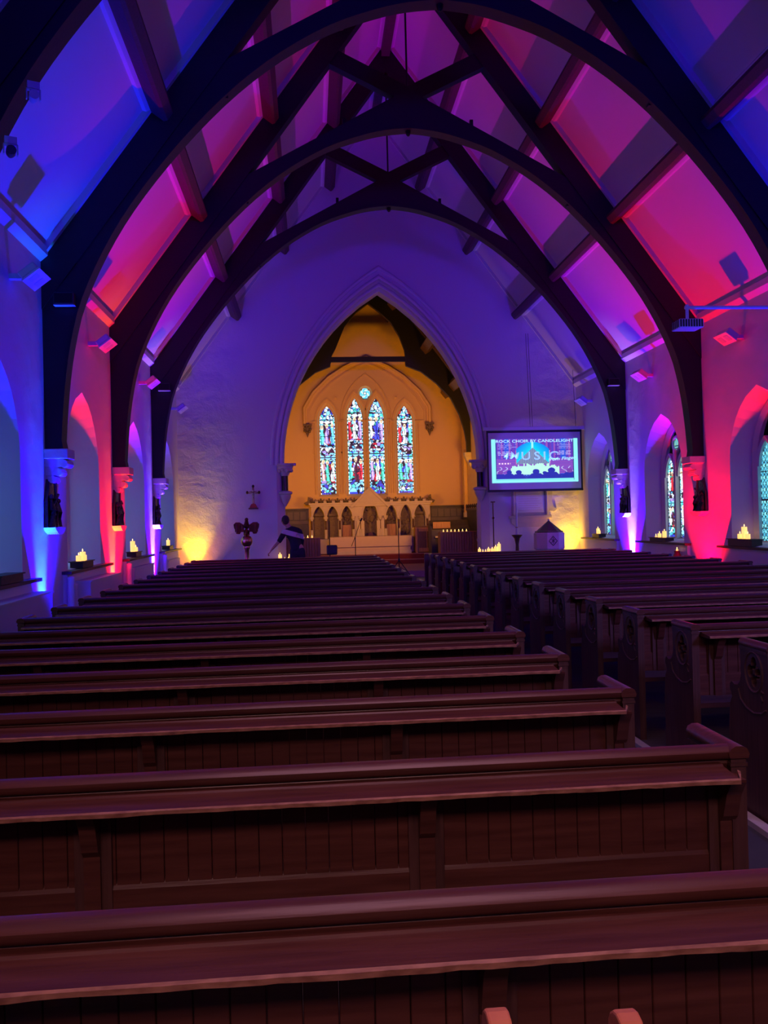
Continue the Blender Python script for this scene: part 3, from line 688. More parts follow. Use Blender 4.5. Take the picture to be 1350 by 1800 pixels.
# ================================================================ SIDE WALL FITTINGS
def flood(x, y, z, label):
    s = 1 if x > 0 else -1
    e = thing('wall_heater', label, 'heater', (x, y, z), 0, 'tilted white box fittings high on the side walls')
    MB().box(min(-s*.20, 0), max(-s*.20, 0), -.04, .04, -.03, .03).build('bracket', 'greenlamp', e)
    m = MB(); h = MB(); g = MB()
    m.box(-.11, .11, -.21, .21, -.05, .05); h.box(-.12, .12, -.22, .22, -.07, -.05)
    for q in (-.10, .10): g.box(-.06, .06, q-.06, q+.06, -.075, -.07)
    mt = Matrix.Translation((-s*.26, 0, .02)) @ Matrix.Rotation(s*.65, 4, 'Y')
    for mb in (m, h, g): mb.xform(mt)
    hs = m.build('housing', 'greenlamp', e, bevel=.02); h.build('front_frame', 'white', hs); g.build('grille', 'greenlamp', hs)
HL = [(-W, 10.15, 4.52, 'tilted white box heater on the left wall at the picture edge, nearest on that wall'),
      (-W, 13.65, 4.47, 'tilted white box heater on the left wall between the two nearest piers'),
      (-W, 17.6, 4.5, 'tilted white box heater on the left wall just before the far violet-lit pier'),
      (-W, 21.6, 4.5, 'tilted white box heater on the left wall next to the chancel arch wall'),
      (W, 13.6, 4.5, 'tilted white box heater on the right wall under the projector pole'),
      (W, 17.35, 4.5, 'tilted white box heater on the right wall between its red-lit and far piers'),
      (W, 21.2, 4.5, 'tilted white box heater on the right wall above the projection screen')]
for h in HL: flood(*h)
# radiators and pipes on the left
def radiator(y0, y1, z1, label, s=-1):
    e = thing('radiator', label, 'radiator', (s*(W-.10), (y0+y1)/2, 0), 0, 'radiators and casings under the windows')
    h = (y1-y0)/2; m = MB(); n = int((y1-y0)/.06)
    for k in range(n):
        yy = -h+k*(2*h/n); m.box(-.045, .045, yy+.006, yy+2*h/n-.006, .12, z1-.03)
    m.build('fins', 'radiator', e); MB().box(-.055, .055, -h, h, z1-.04, z1).build('top_cover', 'white', e)
    MB().box(-.04, .04, -h+.05, -h+.1, 0, .12).build('foot', 'radiator', e); MB().box(-.04, .04, h-.1, h-.05, 0, .12).build('foot', 'radiator', e)
def casing(y0, y1, z1, label):
    e = thing('radiator_casing', label, 'casing', (-(W-.17), (y0+y1)/2, 0), 0, 'radiators and casings under the windows'); h = (y1-y0)/2
    MB().box(-.11, .11, -h, h, 0, z1-.02).build('body', 'white', e); MB().box(-.12, .13, -h-.01, h+.01, z1-.02, z1).build('top', 'white', e)
casing(8.7, 10.55, .86, 'smooth pale casing against the left wall, nearest the camera')
casing(12.35, 14.25, .86, 'smooth pale casing against the left wall beyond the blue-lit pier')
radiator(16.1, 18.0, .84, 'finned white radiator on the left wall beyond the red-lit pier')
radiator(19.8, 21.5, .80, 'finned white radiator on the left wall lit yellow by the corner lamp')
for y, col, lab in ((11.95, 'white', 'pair of upright white heating pipes beside the blue-lit pier'), (15.72, 'white', 'pair of upright heating pipes beside the red-lit pier'), (19.5, 'white', 'pair of upright heating pipes beside the far violet-lit pier')):
    e = thing('heating_pipes', lab, 'pipes', (-(W-.12), y, 0), 0, 'heating pipes on the left wall')
    for k in (0, 1): MB().lathe(0, k*.14, [(.05, 0), (.05, .93-.1*k), (.02, .95-.1*k)], 12).build('pipe', col, e, smooth=40)
# candles -----------------------------------------------------------------
def candle_proto(kind, r, h):
    e = thing('candle', '', 'candle', (0, 0, 0), 0)
    b_ = MB().lathe(0, 0, [(r*.9, 0), (r, .005), (r, h), (r*.8, h-.006), (r*.25, h-.01)], 14).build('wax_body', 'wax', e, smooth=40)
    MB().tube([(0, 0, h-.01), (0, 0, h+.012)], .0015, 5).build('wick', 'iron', e)
    MB().lathe(0, 0, [(.002, h+.004), (.009, h+.014), (.008, h+.026), (.002, h+.046)], 8).build('flame', 'flame', e, smooth=60)
    return e
PRO = {'tall': candle_proto('tall', .045, .20), 'mid': candle_proto('mid', .042, .13), 'short': candle_proto('short', .04, .08), 'tea': candle_proto('tea', .022, .025)}
used = set()
def candle(kind, x, y, z, label, group=None):
    if kind not in used:
        used.add(kind); o = PRO[kind]; o.location = (x, y, z); o['label'] = label
    else: o = copy_thing(PRO[kind], (x, y, z), label)
    if group: o['group'] = group
def tray(x, y, z, label, l=.5, dz=.10):
    e = thing('candle_box', label, 'box', (x, y, z), 0, 'dark wooden boxes on the window sills')
    MB().box(-.09, .09, -l/2, l/2, 0, dz-.015).build('box_body', 'boxwood', e); MB().box(-.11, .11, -l/2-.02, l/2+.02, dz-.015, dz).build('lid', 'boxwood', e)
SX = W+.10; z0 = SILL-.005
def sillset(s, y, lab, boxl, cs, l=.55, x=None, dz=.10):
    X = s*(SX if x is None else x); tray(X, y, z0+.005, f'dark wooden box on the {lab}', l, dz)
    for k, (kind, dy, what) in enumerate(cs): candle(kind, X-s*.02*(k % 2), y+dy, z0+.005+dz, f'{what} lit candle, {lab}', 'candles on the window sills')
sillset(-1, 9.7, 'left window sill nearest the camera', .6, [], .7, W-.02)
sillset(-1, 12.95, 'left window sill beyond the blue-lit pier', .6, [('short', -.17, 'near short'), ('mid', -.03, 'middle taller'), ('short', .12, 'far short')], .6, W-.01)
sillset(-1, 16.75, 'left window sill beyond the red-lit pier', .6, [('tall', -.12, 'tall'), ('short', .06, 'short')], .5, W+.0)
sillset(-1, 20.75, 'left window sill closest to the chancel arch wall', .6, [('mid', .08, 'squat')], .5, W+.02)
sillset(1, 13.75, 'right window sill at the picture edge', .6, [('tall', .0, 'tall'), ('short', .11, 'far short'), ('short', -.11, 'near short')], .8, W+.02, .12)
sillset(1, 17.15, 'right window sill with the figured glass beyond the red-lit pier', .6, [('tea', .28, 'leftmost tiny'), ('short', .05, 'middle'), ('mid', -.15, 'rightmost taller')], .8, W+.02, .08)
sillset(1, 21.0, 'right window sill beside the yellow-lit corner', .6, [('mid', .06, 'left'), ('short', -.06, 'right')], .5, W+.02)
e = thing('lantern', 'red glass jar lamp with a candle standing on a bracket beside the right red-lit pier', 'lantern', (W-.14, 16.05, .62))
MB().lathe(0, 0, [(.05, 0), (.07, .03), (.075, .16), (.05, .20), (.06, .24)], 12).build('jar', 'redglass', e, smooth=50); MB().box(-.09, .15, -.08, .08, -.03, 0).build('bracket', 'boxwood', e)
candle('tea', W-.14, 16.05, .865, 'tiny lit candle in the red glass jar by the right pier')
# ================================================================ PROJECTOR, SCREEN
e = thing('projector', 'projector hanging from a pole beside the right wall piers', 'projector', (3.28, 11.25, 4.17))
MB().box(-.17, .17, -.14, .14, -.06, .06).build('housing', 'white', e, bevel=.015)
m = MB()
for k in range(9): m.box(-.165+.037*k, -.145+.037*k, -.15, -.14, -.05, .05)
m.build('vent_grille', 'black', e)
m = MB()
for k in range(5): m.box(-.178, -.17, -.11+.05*k, -.09+.05*k, -.05, .05)
m.build('side_vents', 'black', e)
MB().rings([[(.06+.04*math.cos(a*.5236), yy, .04*math.sin(a*.5236)) for a in range(12)] for yy in (.13, .17)]).build('lens', 'black', e)
MB().tube([(0, 0, .05), (0, 0, .28)], .022, 10).build('drop_tube', 'white', e)
MB().tube([(-.03, 0, .24), (2.02, 0, .24)], .024, 10).build('wall_pole', 'white', e)
# screen: 2.5 m wide roller screen hanging ahead of the arch wall
SCX0, SCX1, SY = 2.70, 5.24, 21.9
e = thing('projection_screen', 'roller projection screen showing a concert poster, right of the chancel arch', 'screen', ((SCX0+SCX1)/2, SY, 2.25))
hw = (SCX1-SCX0)/2
MB().box(-hw, hw, 0, .012, .04, 1.60).build('fabric', 'black', e)
MB().box(-hw+.045, hw-.045, -.004, 0, .06, 1.54).build('white_fabric', 'fabric', e)
MB().box(-hw-.09, hw+.10, -.05, .06, 1.60, 1.69).build('roller_case', 'white', e, bevel=.01)
MB().box(-hw, hw, -.015, .025, 0, .045).build('bottom_bar', 'black', e)
m = MB()
for x in (-.1, -.04, hw-.15): m.tube([(x, .0, 1.69), (x+.02, .3, 4.2)], .006, 5)
m.build('hanging_wire', 'tieiron', e)
PW, PH = 2.30, 1.14
def inside1(u, v): return True
rnd = random.Random(5); pipes = [rnd.uniform(.75, 1) for _ in range(60)]; cand = [rnd.uniform(.0, .07) for _ in range(60)]
dash = [[rnd.random() > .22 for _ in range(90)] for _ in range(30)]
CY = (.30, .95, 1.0); IN = (.10, .06, .60); MG = (.32, .09, .52); NV = (.02, .03, .42)
def screenpaint(u, v):
    if u < .047 or u > .953 or v < .045: return CY
    if v < .085 and u < .95: return CY if not (.058 < v < .066) else (.10, .6, .6)
    if u < .055 or u > .945: return (.02, .05, .2)
    # crowd
    heads = [(.20, .24, .030), (.31, .235, .034), (.51, .245, .040), (.61, .215, .026), (.69, .27, .042), (.10, .24, .03), (.90, .26, .035)]
    for hx, hy, r in heads:
        if ((u-hx)/r)**2+((v-hy)/(r*1.5))**2 < 1: return NV if hx < .85 and hx > .12 else (.20, .06, .40)
        if abs(u-hx) < r*(1.2+max(0, (hy-.03-v))*14) and v < hy-.035: return NV
    if v < .185:
        row = int((v-.09)/.030); ph = ((v-.09)/.030) % 1
        lim = [(.18, .80), (.08, .90), (.28, .70)]
        if 0 <= row < 3 and .3 < ph < .72 and lim[row][0] < u < lim[row][1] and dash[row][int(u*90)]: return (.12, .32, .95)
        return NV
    # arms and hands outlined
    for ax, sl in ((.085, -1), (.15, -1), (.84, 1), (.92, 1)):
        if .19 < v < .36 and abs(u-ax-.03*math.sin(v*34)*sl) < .006: return (.6, .65, 1)
    # bank of candles
    cv = .45-((u-.50)/.36)**2*.09
    if .22 < u < .78 and v < cv-cand[int(u*60)]*(1 if v > .3 else 0): return (.55, 1.0, .85)
    # text columns
    if .90 > v > .62:
        row = int((v-.62)/.035); ph = ((v-.62)/.035) % 1
        if .35 < ph < .75 and dash[row+6][int(u*90)] and row != 3:
            if .07 < u < .24+.05*(row % 2) or .74+.02*(row % 3) < u < .92: return (.55, .50, 1.0)
    # vault with pipes
    du = abs(u-.475); top = .93-(du/.19)**2*.16
    if du < .19 and v < top and v > .42:
        k = int(u*70); ph = (u*70) % 1
        hgt = .80-du*1.9
        if v < hgt: return (.55, .70, .75) if ph < .45 else (.06, .08, .30)
        if du < .012: return (.4, 1, 1)
        return (.0, .75-.5*min(1, (v-hgt)*3.2), 1.0)
    for px in (.295, .66):
        if abs(u-px) < .018 and .42 < v < .73: return (.85, .6, .8) if int(u*240) % 2 else (.5, .15, .4)
    if .42 < v < .48 and (.07 < u < .22) and int(u*60) % 2 and v < .46: return (1, .7, .95)
    if .2 < v < .55: return tuple(a*.5+b*.5 for a, b in zip(IN, MG)) if int(v*60) % 3 else MG
    k = int(u*46) % 4
    if .15 < u < .2 or .80 < u < .86: return (.03, .10, .75)
    return (IN, MG, (.10, .04, .5), (.16, .05, .5))[k]
g = paint('projected_picture', 'screen', 210, 116, PW, PH, inside1, screenpaint, e); g.location = (0, -.007, .235)
def text(body, size, x, z, parent, m='lettering', sx=1, rot=0, shear=0, y=-.010):
    cu = bpy.data.curves.new('lettering', 'FONT'); cu.body = body; cu.size = size; cu.align_x = 'CENTER'; cu.extrude = .001; cu.shear = shear
    cu.resolution_u = 3; cu.offset = size*.012
    o = bpy.data.objects.new('lettering', cu); COL.objects.link(o); bpy.context.view_layer.update()
    me = bpy.data.meshes.new_from_object(o.evaluated_get(bpy.context.evaluated_depsgraph_get())); bpy.data.objects.remove(o)
    me.materials.clear(); me.materials.append(M[m]); o = bpy.data.objects.new('lettering', me); COL.objects.link(o); o.parent = parent
    o.location = (x, y, z); o.rotation_euler = (math.pi/2, rot, 0); o.scale = (sx, 1, 1); return o
text('ROCK CHOIR BY CANDLELIGHT', .100, .0, 1.285, e, sx=1.42)
text('4', .24, -.78, .85, e, shear=.2); text('M', .24, -.56, .86, e, 'lettering2', 1.3, shear=.2)
for ch, x in (('U', -.24), ('S', .06), ('I', .26), ('C', .50)): text(ch, .30, x, .83, e, 'lettering2', 1.25)
text('from Finger', .115, .72, .81, e, sx=1.35, rot=-.06, shear=.3)
# ================================================================ OBJECTS BEFORE THE ARCH WALL
e = thing('crucifix', 'small crucifix with a red foot on the wall left of the chancel arch', 'crucifix', (-3.38, D-.10, 0))
MB().box(-.035, .035, -.02, .015, 2.10, 2.58).box(-.20, .20, -.02, .015, 2.40, 2.46).build('cross', 'brass', e, bevel=.008)
m = MB()
for x, z in ((-.20, 2.43), (.20, 2.43), (0, 2.60)): m.ball((x, 0, z), .045, n=8)
m.build('cross_finial', 'darkbrass', e, smooth=60)
m = MB(); m.tube([(0, -.03, 2.13), (.01, -.045, 2.2), (0, -.05, 2.30), (0, -.045, 2.41)], [.015, .022, .026, .03], 8); m.ball((0, -.05, 2.47), .03, n=8); m.tube([(-.17, -.03, 2.45), (0, -.045, 2.40), (.17, -.03, 2.45)], .013, 6)
m.build('corpus', 'stone', e, smooth=60)
MB().prism([(-.13, 2.0), (.13, 2.0), (.11, 2.05), (.06, 2.11), (-.06, 2.11), (-.11, 2.05)], 'y', -.09, .10).build('foot', 'redcushion', e)
MB().box(-.16, .16, -.11, .10, 1.96, 2.0).build('shelf', 'darkoak', e)
e.scale = (.76, .9, .93); e.location.z = .14
# eagle lectern
e = thing('eagle_lectern', 'bronze eagle lectern with spread wings on a turned pillar', 'lectern', (-3.42, 20.3, 0))
MB().lathe(0, 0, [(.26, 0), (.26, .05), (.20, .10), (.10, .2), (.07, .3), (.06, .5), (.05, .80), (.055, .98), (.075, 1.02), (.07, 1.06), (.11, 1.10), (.135, 1.17), (.13, 1.24), (.10, 1.29), (.06, 1.31), (.08, 1.34), (.03, 1.36)], 18).build('pillar', 'brass', e, smooth=40)
m = MB(); m.tube([(0, .02, 1.33), (0, .0, 1.42), (0, -.02, 1.52), (0, .02, 1.60), (0, .05, 1.66)], [.05, .085, .09, .055, .04], 10); m.ball((0, .05, 1.69), .045, n=8); m.tube([(0, .08, 1.69), (0, .13, 1.67)], [.022, .004], 6); m.tube([(-.05, 0, 1.42), (-.055, 0, 1.33)], .018, 6); m.tube([(.05, 0, 1.42), (.055, 0, 1.33)], .018, 6); m.tube([(0, -.03, 1.42), (0, -.10, 1.33)], [.05, .03], 6)
m.build('eagle_body', 'darkbrass', e, smooth=60)
for s in (-1, 1):
    m = MB(); m.prism([(s*.06, 1.40), (s*.05, 1.56), (s*.16, 1.63), (s*.25, 1.63), (s*.30, 1.58), (s*.29, 1.50), (s*.25, 1.42), (s*.24, 1.36), (s*.16, 1.35), (s*.13, 1.40)], 'y', -.02, .02)
    for k in range(5): m.tube([(s*(.10+.04*k), -.02, 1.58), (s*(.12+.035*k), -.025, 1.40)], .010, 5)
    m.build('wing', 'darkbrass', e)
# font with conical cover
e = thing('font', 'pale octagonal stone font with a pointed cover and a carved emblem', 'font', (3.84, 20.3, 0))
MB().lathe(0, 0, [(.24, 0), (.24, .08), (.16, .14), (.15, .62), (.24, .72), (.36, .80), (.37, .83), (.37, 1.18), (.35, 1.20)], 8, math.pi/8).build('bowl', 'stone', e)
MB().lathe(0, 0, [(.34, 1.20), (.34, 1.23), (.30, 1.24), (.03, 1.47), (.02, 1.48)], 8, math.pi/8).build('cover', 'darkoak', e)
m = MB(); m.ball((0, 0, 1.50), .028, n=8); m.build('knob', 'white', e, smooth=60)
m = MB()
mt = Matrix.Rotation(math.radians(22.5+22.5), 4, 'Z')
m2 = MB(); m.prism([(0, .88), (.12, 1.0), (0, 1.13), (-.12, 1.0)], 'y', -.352, -.342)
R8 = [(0, .89), (.10, 1.0), (0, 1.115), (-.10, 1.0)]
for k in range(4): a, b2 = R8[k], R8[(k+1) % 4]; m2.tube([(a[0], -.354, a[1]), (b2[0], -.354, b2[1])], .009, 5)
m2.tube([(0, -.354, .93), (0, -.354, 1.08)], .008, 5); m2.tube([(-.045, -.354, .965), (.045, -.354, 1.04)], .008, 5); m2.tube([(.045, -.354, .965), (-.045, -.354, 1.04)], .008, 5)
m.build('emblem', 'stone', e); m2.build('emblem_strokes', 'tile', e)
# paschal candle on its stand, processional cross
e = thing('paschal_candlestick', 'dark turned floor candlestick with a drip tray beside the font', 'candlestick', (3.27, 21.2, 0))
MB().lathe(0, 0, [(.18, 0), (.18, .04), (.05, .10), (.04, .5), (.05, .62), (.04, .9), (.07, 1.05), (.13, 1.12), (.14, 1.14), (.03, 1.15)], 16).build('stem', 'darkoak', e, smooth=40)
e = thing('paschal_candle', 'tall thin white candle standing unlit on the dark floor candlestick', 'candle', (3.27, 21.2, 1.15))
MB().lathe(0, 0, [(.032, 0), (.032, .13), (.028, .15), (.028, .78), (.012, .80)], 12).build('wax_body', 'white', e, smooth=40); MB().lathe(0, 0, [(.036, .17), (.036, .19)], 12).build('band', 'brass', e)
e = thing('processional_staff', 'thin dark staff standing against the wall right of the chancel arch', 'staff', (2.93, D-.10, 0))
MB().tube([(0, 0, 0), (0, 0, 2.02)], .014, 8).build('staff', 'darkbrass', e); MB().box(-.06, .06, -.01, .01, 1.99, 2.02).build('cross_bar', 'darkbrass', e); MB().lathe(0, 0, [(.02, 1.55), (.035, 1.58), (.02, 1.61)], 8).build('knop', 'darkbrass', e); MB().lathe(0, 0, [(.10, 0), (.10, .03)], 12).build('foot', 'darkbrass', e)
# wall memorial
e = thing('wall_memorial', 'stone memorial tablet with a moulded frame half hidden below the projection screen', 'memorial', (3.95, D, 0))
m = MB(); m.box(-.50, .50, -.05, 0, 1.62, 2.40); m.box(-.62, .62, -.10, 0, 2.40, 2.46); m.box(-.58, .58, -.08, 0, 1.55, 1.62); m.box(-.52, .52, -.05, 0, 1.42, 1.55); m.prism([(-.5, 1.42), (.5, 1.42), (.4, 1.32), (-.4, 1.32)], 'y', -.04, 0)
m.build('frame', 'stone', e, bevel=.008); MB().box(-.38, .38, -.06, -.05, 1.70, 2.34).build('tablet', 'white', e)
m = MB()
for k in range(9): m.box(-.32, .32-.05*(k % 3), -.0625, -.06, 1.76+.06*k, 1.773+.06*k)
m.build('inscription_lines', 'stone', e)
for s in (-1, 1): MB().tube([(s*.45, -.08, 1.64), (s*.45, -.08, 2.38)], .035, 10).build('pilaster', 'stone', e, smooth=40)
m = MB(); m.prism([(.50, 2.40), (.62, 2.44), (.70, 2.36), (.62, 2.30), (.60, 2.0), (.64, 1.85), (.74, 1.78), (.66, 1.72), (.5, 1.74)], 'y', -.05, 0); m.build('side_scroll', 'stone', e)
# niche, gilded shelf and switch on the right jamb
e = thing('credence_niche', 'pale arched stone niche with a ledge on the right jamb of the chancel arch', 'niche', (2.94, D+.68, 0))
o = MB().prism(archpoly(0, .28, .0, 1.85, .42, 8), 'y', 0, .12).build('surround', 'stone', e); cut(o, [MB().prism(archpoly(0, .20, 1.28, 1.80, .36, 8), 'y', -.01, .09)]); 
MB().box(-.30, .30, -.10, .12, .95, 1.02).build('ledge', 'stone', e)
tag(MB().box(-.17, .17, -.10, .10, 0, .035).box(-.15, .15, -.09, .09, .04, .085).build('gilded_box', 'gold', bevel=.006), 'gilded casket on the ledge of the stone niche beside the chancel arch', 'box').location = (2.96, D+.66, 1.02)
tag(MB().box(-.06, .06, -.01, .01, -.06, .06).build('notice_plate', 'stone', bevel=.004), 'small square plate high on the right jamb of the chancel arch', 'plate').location = (2.86, D+.65, 2.32)
# candle groups on stools at both jambs
def stool(x, y, z, label, wdt=.5):
    e = thing('candle_stool', label, 'stool', (x, y, 0)); MB().box(-wdt/2, wdt/2, -.14, .14, z-.04, z).build('top', 'oak', e, bevel=.006)
    for a in (-1, 1):
        for b2 in (-1, 1): MB().box(a*(wdt/2-.05)-.02, a*(wdt/2-.05)+.02, b2*.10-.02, b2*.10+.02, 0, z-.04).build('leg', 'oak', e)
stool(-2.55, 22.2, .58, 'low wooden stool carrying candles at the left foot of the chancel arch')
stool(2.72, 22.0, .70, 'low wooden stool carrying candles at the right foot of the chancel arch', .66)
for k, (kd, dx, dy, w_) in enumerate((('tall', -.17, 0, 'tall leftmost'), ('short', -.05, -.03, 'short second'), ('short', .04, .02, 'short third'), ('tall', .10, -.04, 'tall fourth'), ('mid', .19, .0, 'rightmost'))):
    candle(kd, -2.55+dx, 22.2+dy, .58, f'{w_} lit candle on the stool by the bending person', 'candles at the left jamb')
for k, (kd, dx, w_) in enumerate((('short', -.26, 'leftmost short'), ('tea', -.17, 'second, tiny'), ('tea', -.10, 'third, tiny'), ('short', -.02, 'middle short'), ('short', .08, 'fifth, short'), ('mid', .17, 'sixth'), ('tall', .26, 'rightmost tall'))):
    candle(kd, 2.72+dx, 22.0, .70, f'{w_} lit candle on the stool under the gilded niche', 'candles at the right jamb')
# ================================================================ CHANCEL FURNITURE
def stall(x0, x1, y, z1, label):
    e = thing('choir_stall', label, 'choir stall', ((x0+x1)/2, y, .15)); h = (x1-x0)/2; z1 -= .15
    m = MB(); n = int((x1-x0)/.075); bw = (x1-x0)/n
    for k in range(n): a = -h+k*bw; m.prism([(a+.002, .01), (a+.01, 0), (a+bw-.01, 0), (a+bw-.002, .01), (a+bw-.002, .03), (a+.002, .03)], 'z', 0, z1)
    m.build('boarded_front', 'oak', e); MB().box(-h-.02, h+.02, -.02, .30, z1, z1+.03).build('book_rest', 'oak', e); MB().box(-h-.02, -h+.03, -.01, .5, 0, z1).build('end_panel', 'oak', e); MB().box(h-.03, h+.02, -.01, .5, 0, z1).build('end_panel', 'oak', e)
    MB().box(-h, h, .6, .64, 0, z1+.0).build('rear_panel', 'darkoak', e)
stall(1.92, 3.3, 25.0, 1.17, 'boarded oak choir stall on the right of the chancel with a row of tea lights')
stall(-3.3, -1.66, 25.0, 1.10, 'boarded oak choir stall on the left of the chancel behind the person')
for k in range(7): candle('tea', 2.0+.115*k, 25.05, 1.20, f'{od[k]} tea light from the left on the right choir stall', 'tea lights on the right choir stall')
for k in range(3): candle('tea', -2.13+.125*k, 25.05, 1.13, f'{od[k]} tea light from the left on the left choir stall', 'tea lights on the left choir stall')
# organ console, draped dark
e = thing('organ_console', 'dark organ console with a pale music desk behind the right choir stall', 'organ', (2.45, 26.78, .15))
MB().prism([(-.35, 0), (.35, 0), (.35, 1.18), (.1, 1.40), (-.1, 1.22), (-.35, 1.10)], 'x', -.62, .62).build('case', 'tile', e, bevel=.02)
MB().box(-.55, .0, -.30, -.28, 1.14, 1.34).build('music_desk', 'oak', e); MB().box(-.5, .5, -.42, -.2, .85, .90).build('keyboard', 'white', e)
e = thing('organist_bench', 'dark draped stool in front of the organ console', 'bench', (2.72, 26.0, .15))
MB().lathe(0, 0, [(.30, .0), (.30, .55), (.34, .80), (.30, 1.02), (.16, 1.12), (.04, 1.14)], 12).build('draped_cover', 'navy', e, smooth=60); MB().box(-.2, .2, -.2, .2, 0, .3).build('base', 'tile', e)
# tiled dado on the altar wall with moulded top
for x0, x1, lab in ((-CW+.01, -1.98, 'left'), (2.25, CW-.01, 'right')):
    e = thing('tiled_dado', f'dark tiled dado on the altar wall, {lab} of the stone screen', 'wall panel', ((x0+x1)/2, CE-.02, CF)); h = (x1-x0)/2
    MB().box(-h, h, -.04, .02, 0, 1.02).build('lower_tiles', 'tile', e); MB().box(-h, h, -.05, .02, 1.02, 1.16).build('cornice', 'tilelight', e, bevel=.01)
    m = MB()
    for k in range(int(2*h/.22)): m.box(-h+.04+.22*k, -h+.22+.22*k, -.055, -.05, 1.18, 1.44)
    MB().box(-h, h, -.05, .02, 1.16, 1.50).build('frieze', 'tile', e); m.build('frieze_panels', 'tilelight', e); MB().box(-h, h, -.09, .02, 1.50, 1.56).build('top_moulding', 'tile', e, bevel=.01)
e = thing('tiled_dado', 'dark tiled dado with a carved crest on the right chancel wall', 'wall panel', (CW-.02, 27.6, CF-.2))
MB().box(-.03, .02, -1.3, 1.7, 0, 1.55).build('lower_tiles', 'tile', e); MB().box(-.06, .02, -1.3, 1.7, 1.55, 1.62).build('top_moulding', 'tilelight', e)
m = MB()
for k in range(9): m.ball((-.04, -1.2+.33*k, 1.69), .07, .5, 1.3, 1.1, 6)
m.build('crest', 'darkcarve', e)
e = thing('wall_pilaster', 'slim pale pilaster in the far right corner of the chancel', 'pilaster', (CW-.06, 28.55, 0))
MB().box(-.05, .055, -.09, .09, 1.75, 3.9).build('shaft', 'chwall', e); MB().box(-.07, .055, -.11, .11, 1.62, 1.78).build('foot', 'stone', e)
# reredos ------------------------------------------------------------------
RY = 29.0; RX = .12
e = thing('reredos', 'carved stone altar screen with seven pointed arches and a central gable', 'altar screen', (RX, RY, CF))
ax = [-1.75, -1.28, -.80, 0, .72, 1.22, 1.70]; ah = [.19, .185, .18, .25, .18, .185, .19]
o = MB().prism([(-2.0, 0), (2.05, 0), (2.05, 1.72), (.50, 1.72), (0, 2.16), (-.50, 1.72), (-2.0, 1.72)], 'y', 0, .34).build('stone_body', 'stone', e)
for x, a in zip(ax, ah): cut(o, [MB().prism(archpoly(x, a, .50, 1.20, .42 if a < .2 else .60, 8), 'y', -.01, .30)])
m = MB()
for x, a in zip(ax, ah):
    pth = arch(x, a+.02, 1.20, (.42 if a < .2 else .60)+.03, 8)
    sweep_arch(m, pth, [(-.02, 0), (.03, 0), (.03, .035), (-.01, .045)], 0)
m.build('arch_mouldings', 'stone', e, smooth=40)
m = MB()
m.box(-2.08, 2.13, -.08, .30, 1.66, 1.73); m.box(-2.04, 2.09, -.05, .30, 1.60, 1.66); m.build('cornice', 'stone', e, bevel=.008)
m = MB(); 
m.prism([(-.58, 1.58), (.58, 1.58), (0, 2.16)], 'y', -.07, .0)
for s in (-1, 1): m.prism([(s*.60, 1.54), (s*.0, 2.15), (0, 2.25), (s*.70, 1.56)], 'y', -.11, .30)
m.rings([[(.10*math.cos(a*.5236)*q, yy, 1.93+.10*math.sin(a*.5236)*q) for a in range(12)] for q, yy in ((1, .0), (1, -.04), (.6, -.04), (.4, -.02))])
m.build('gable', 'stone', e, bevel=.006)
for x in (-1.99, -1.515, -1.04, -.58, -.34, .34, .52, .97, 1.46, 1.95):
    MB().lathe(x, -.03, [(.055, .50), (.055, .78), (.065, .80), (.04, .82)], 10).build('column_base', 'stone', e, smooth=40)
    MB().lathe(x, -.03, [(.034, .82), (.034, 1.12)], 10).build('column_shaft', 'marble', e, smooth=40)
    m = MB(); m.lathe(x, -.03, [(.035, 1.12), (.05, 1.15), (.075, 1.22), (.08, 1.26)], 10)
    for k in range(6): m.ball((x+.06*math.cos(k), -.03+.06*math.sin(k), 1.20), .025, n=5)
    m.build('capital', 'stone', e, smooth=40)
for x in (-.34, .34): MB().box(x-.13, x+.13, -.06, .0, .48, 1.10).build('pier', 'stone', e, bevel=.01)
rnd = random.Random(3)
for x, a in zip(ax, ah):
    MB().box(x-a, x+a, .27, .30, .50, 1.80).build('niche_back', 'carving', e)
    m = MB()
    if a > .2 or x in (-.80, .72, 1.22):
        z0_ = 1.0 if x != 1.22 else .6
        for k in range(16): m.ball((x+rnd.uniform(-a*.7, a*.7), .25, z0_+rnd.uniform(0, .5 if a < .2 else .65)), rnd.uniform(.03, .07), 1, .7, 1.2, 6)
        m.build('carved_relief', 'carving', e, smooth=60)
        if x in (-.80, .72): MB().box(x-a+.02, x+a-.02, .10, .14, .52, .96).build('oak_panel', 'oak', e)
    else:
        m.box(x-a+.01, x+a-.01, .14, .155, .52, 1.18)
        for k in range(7): m.box(x-a+.02, x+a-.02, .132, .14, .56+.12*k, .64+.12*k)
        m.build('carved_relief', 'carving', e)
MB().box(-2.05, 2.10, -.10, .34, .0, .46).build('plinth', 'stone', e, bevel=.01)
m = MB(); m.box(-.09, .09, .02, .10, .50, .62); m.prism([(-.09, .62), (.09, .62), (0, .72)], 'y', .02, .10); m.build('tabernacle', 'darkbrass', e)
for k in range(15):
    x = -1.95+.283*k
    if abs(x) < .5: continue
    m = MB()
    m.tube([(x, .02, 1.73), (x, .0, 1.80)], .02, 6)
    for s in (-1, 1): m.tube([(x, 0, 1.77), (x+s*.06, -.01, 1.79), (x+s*.09, -.02, 1.84)], [.02, .03, .012], 6)
    m.ball((x, -.01, 1.84), .035, 1, 1, 1.5, 6); m.build('cresting_leaf', 'carving', e, smooth=60)
for k in range(14):
    x = -1.81+.283*k
    if abs(x) < .5: continue
    MB().box(x-.05, x+.05, 0, .10, 1.73, 1.79).build('cresting_block', 'stone', e)
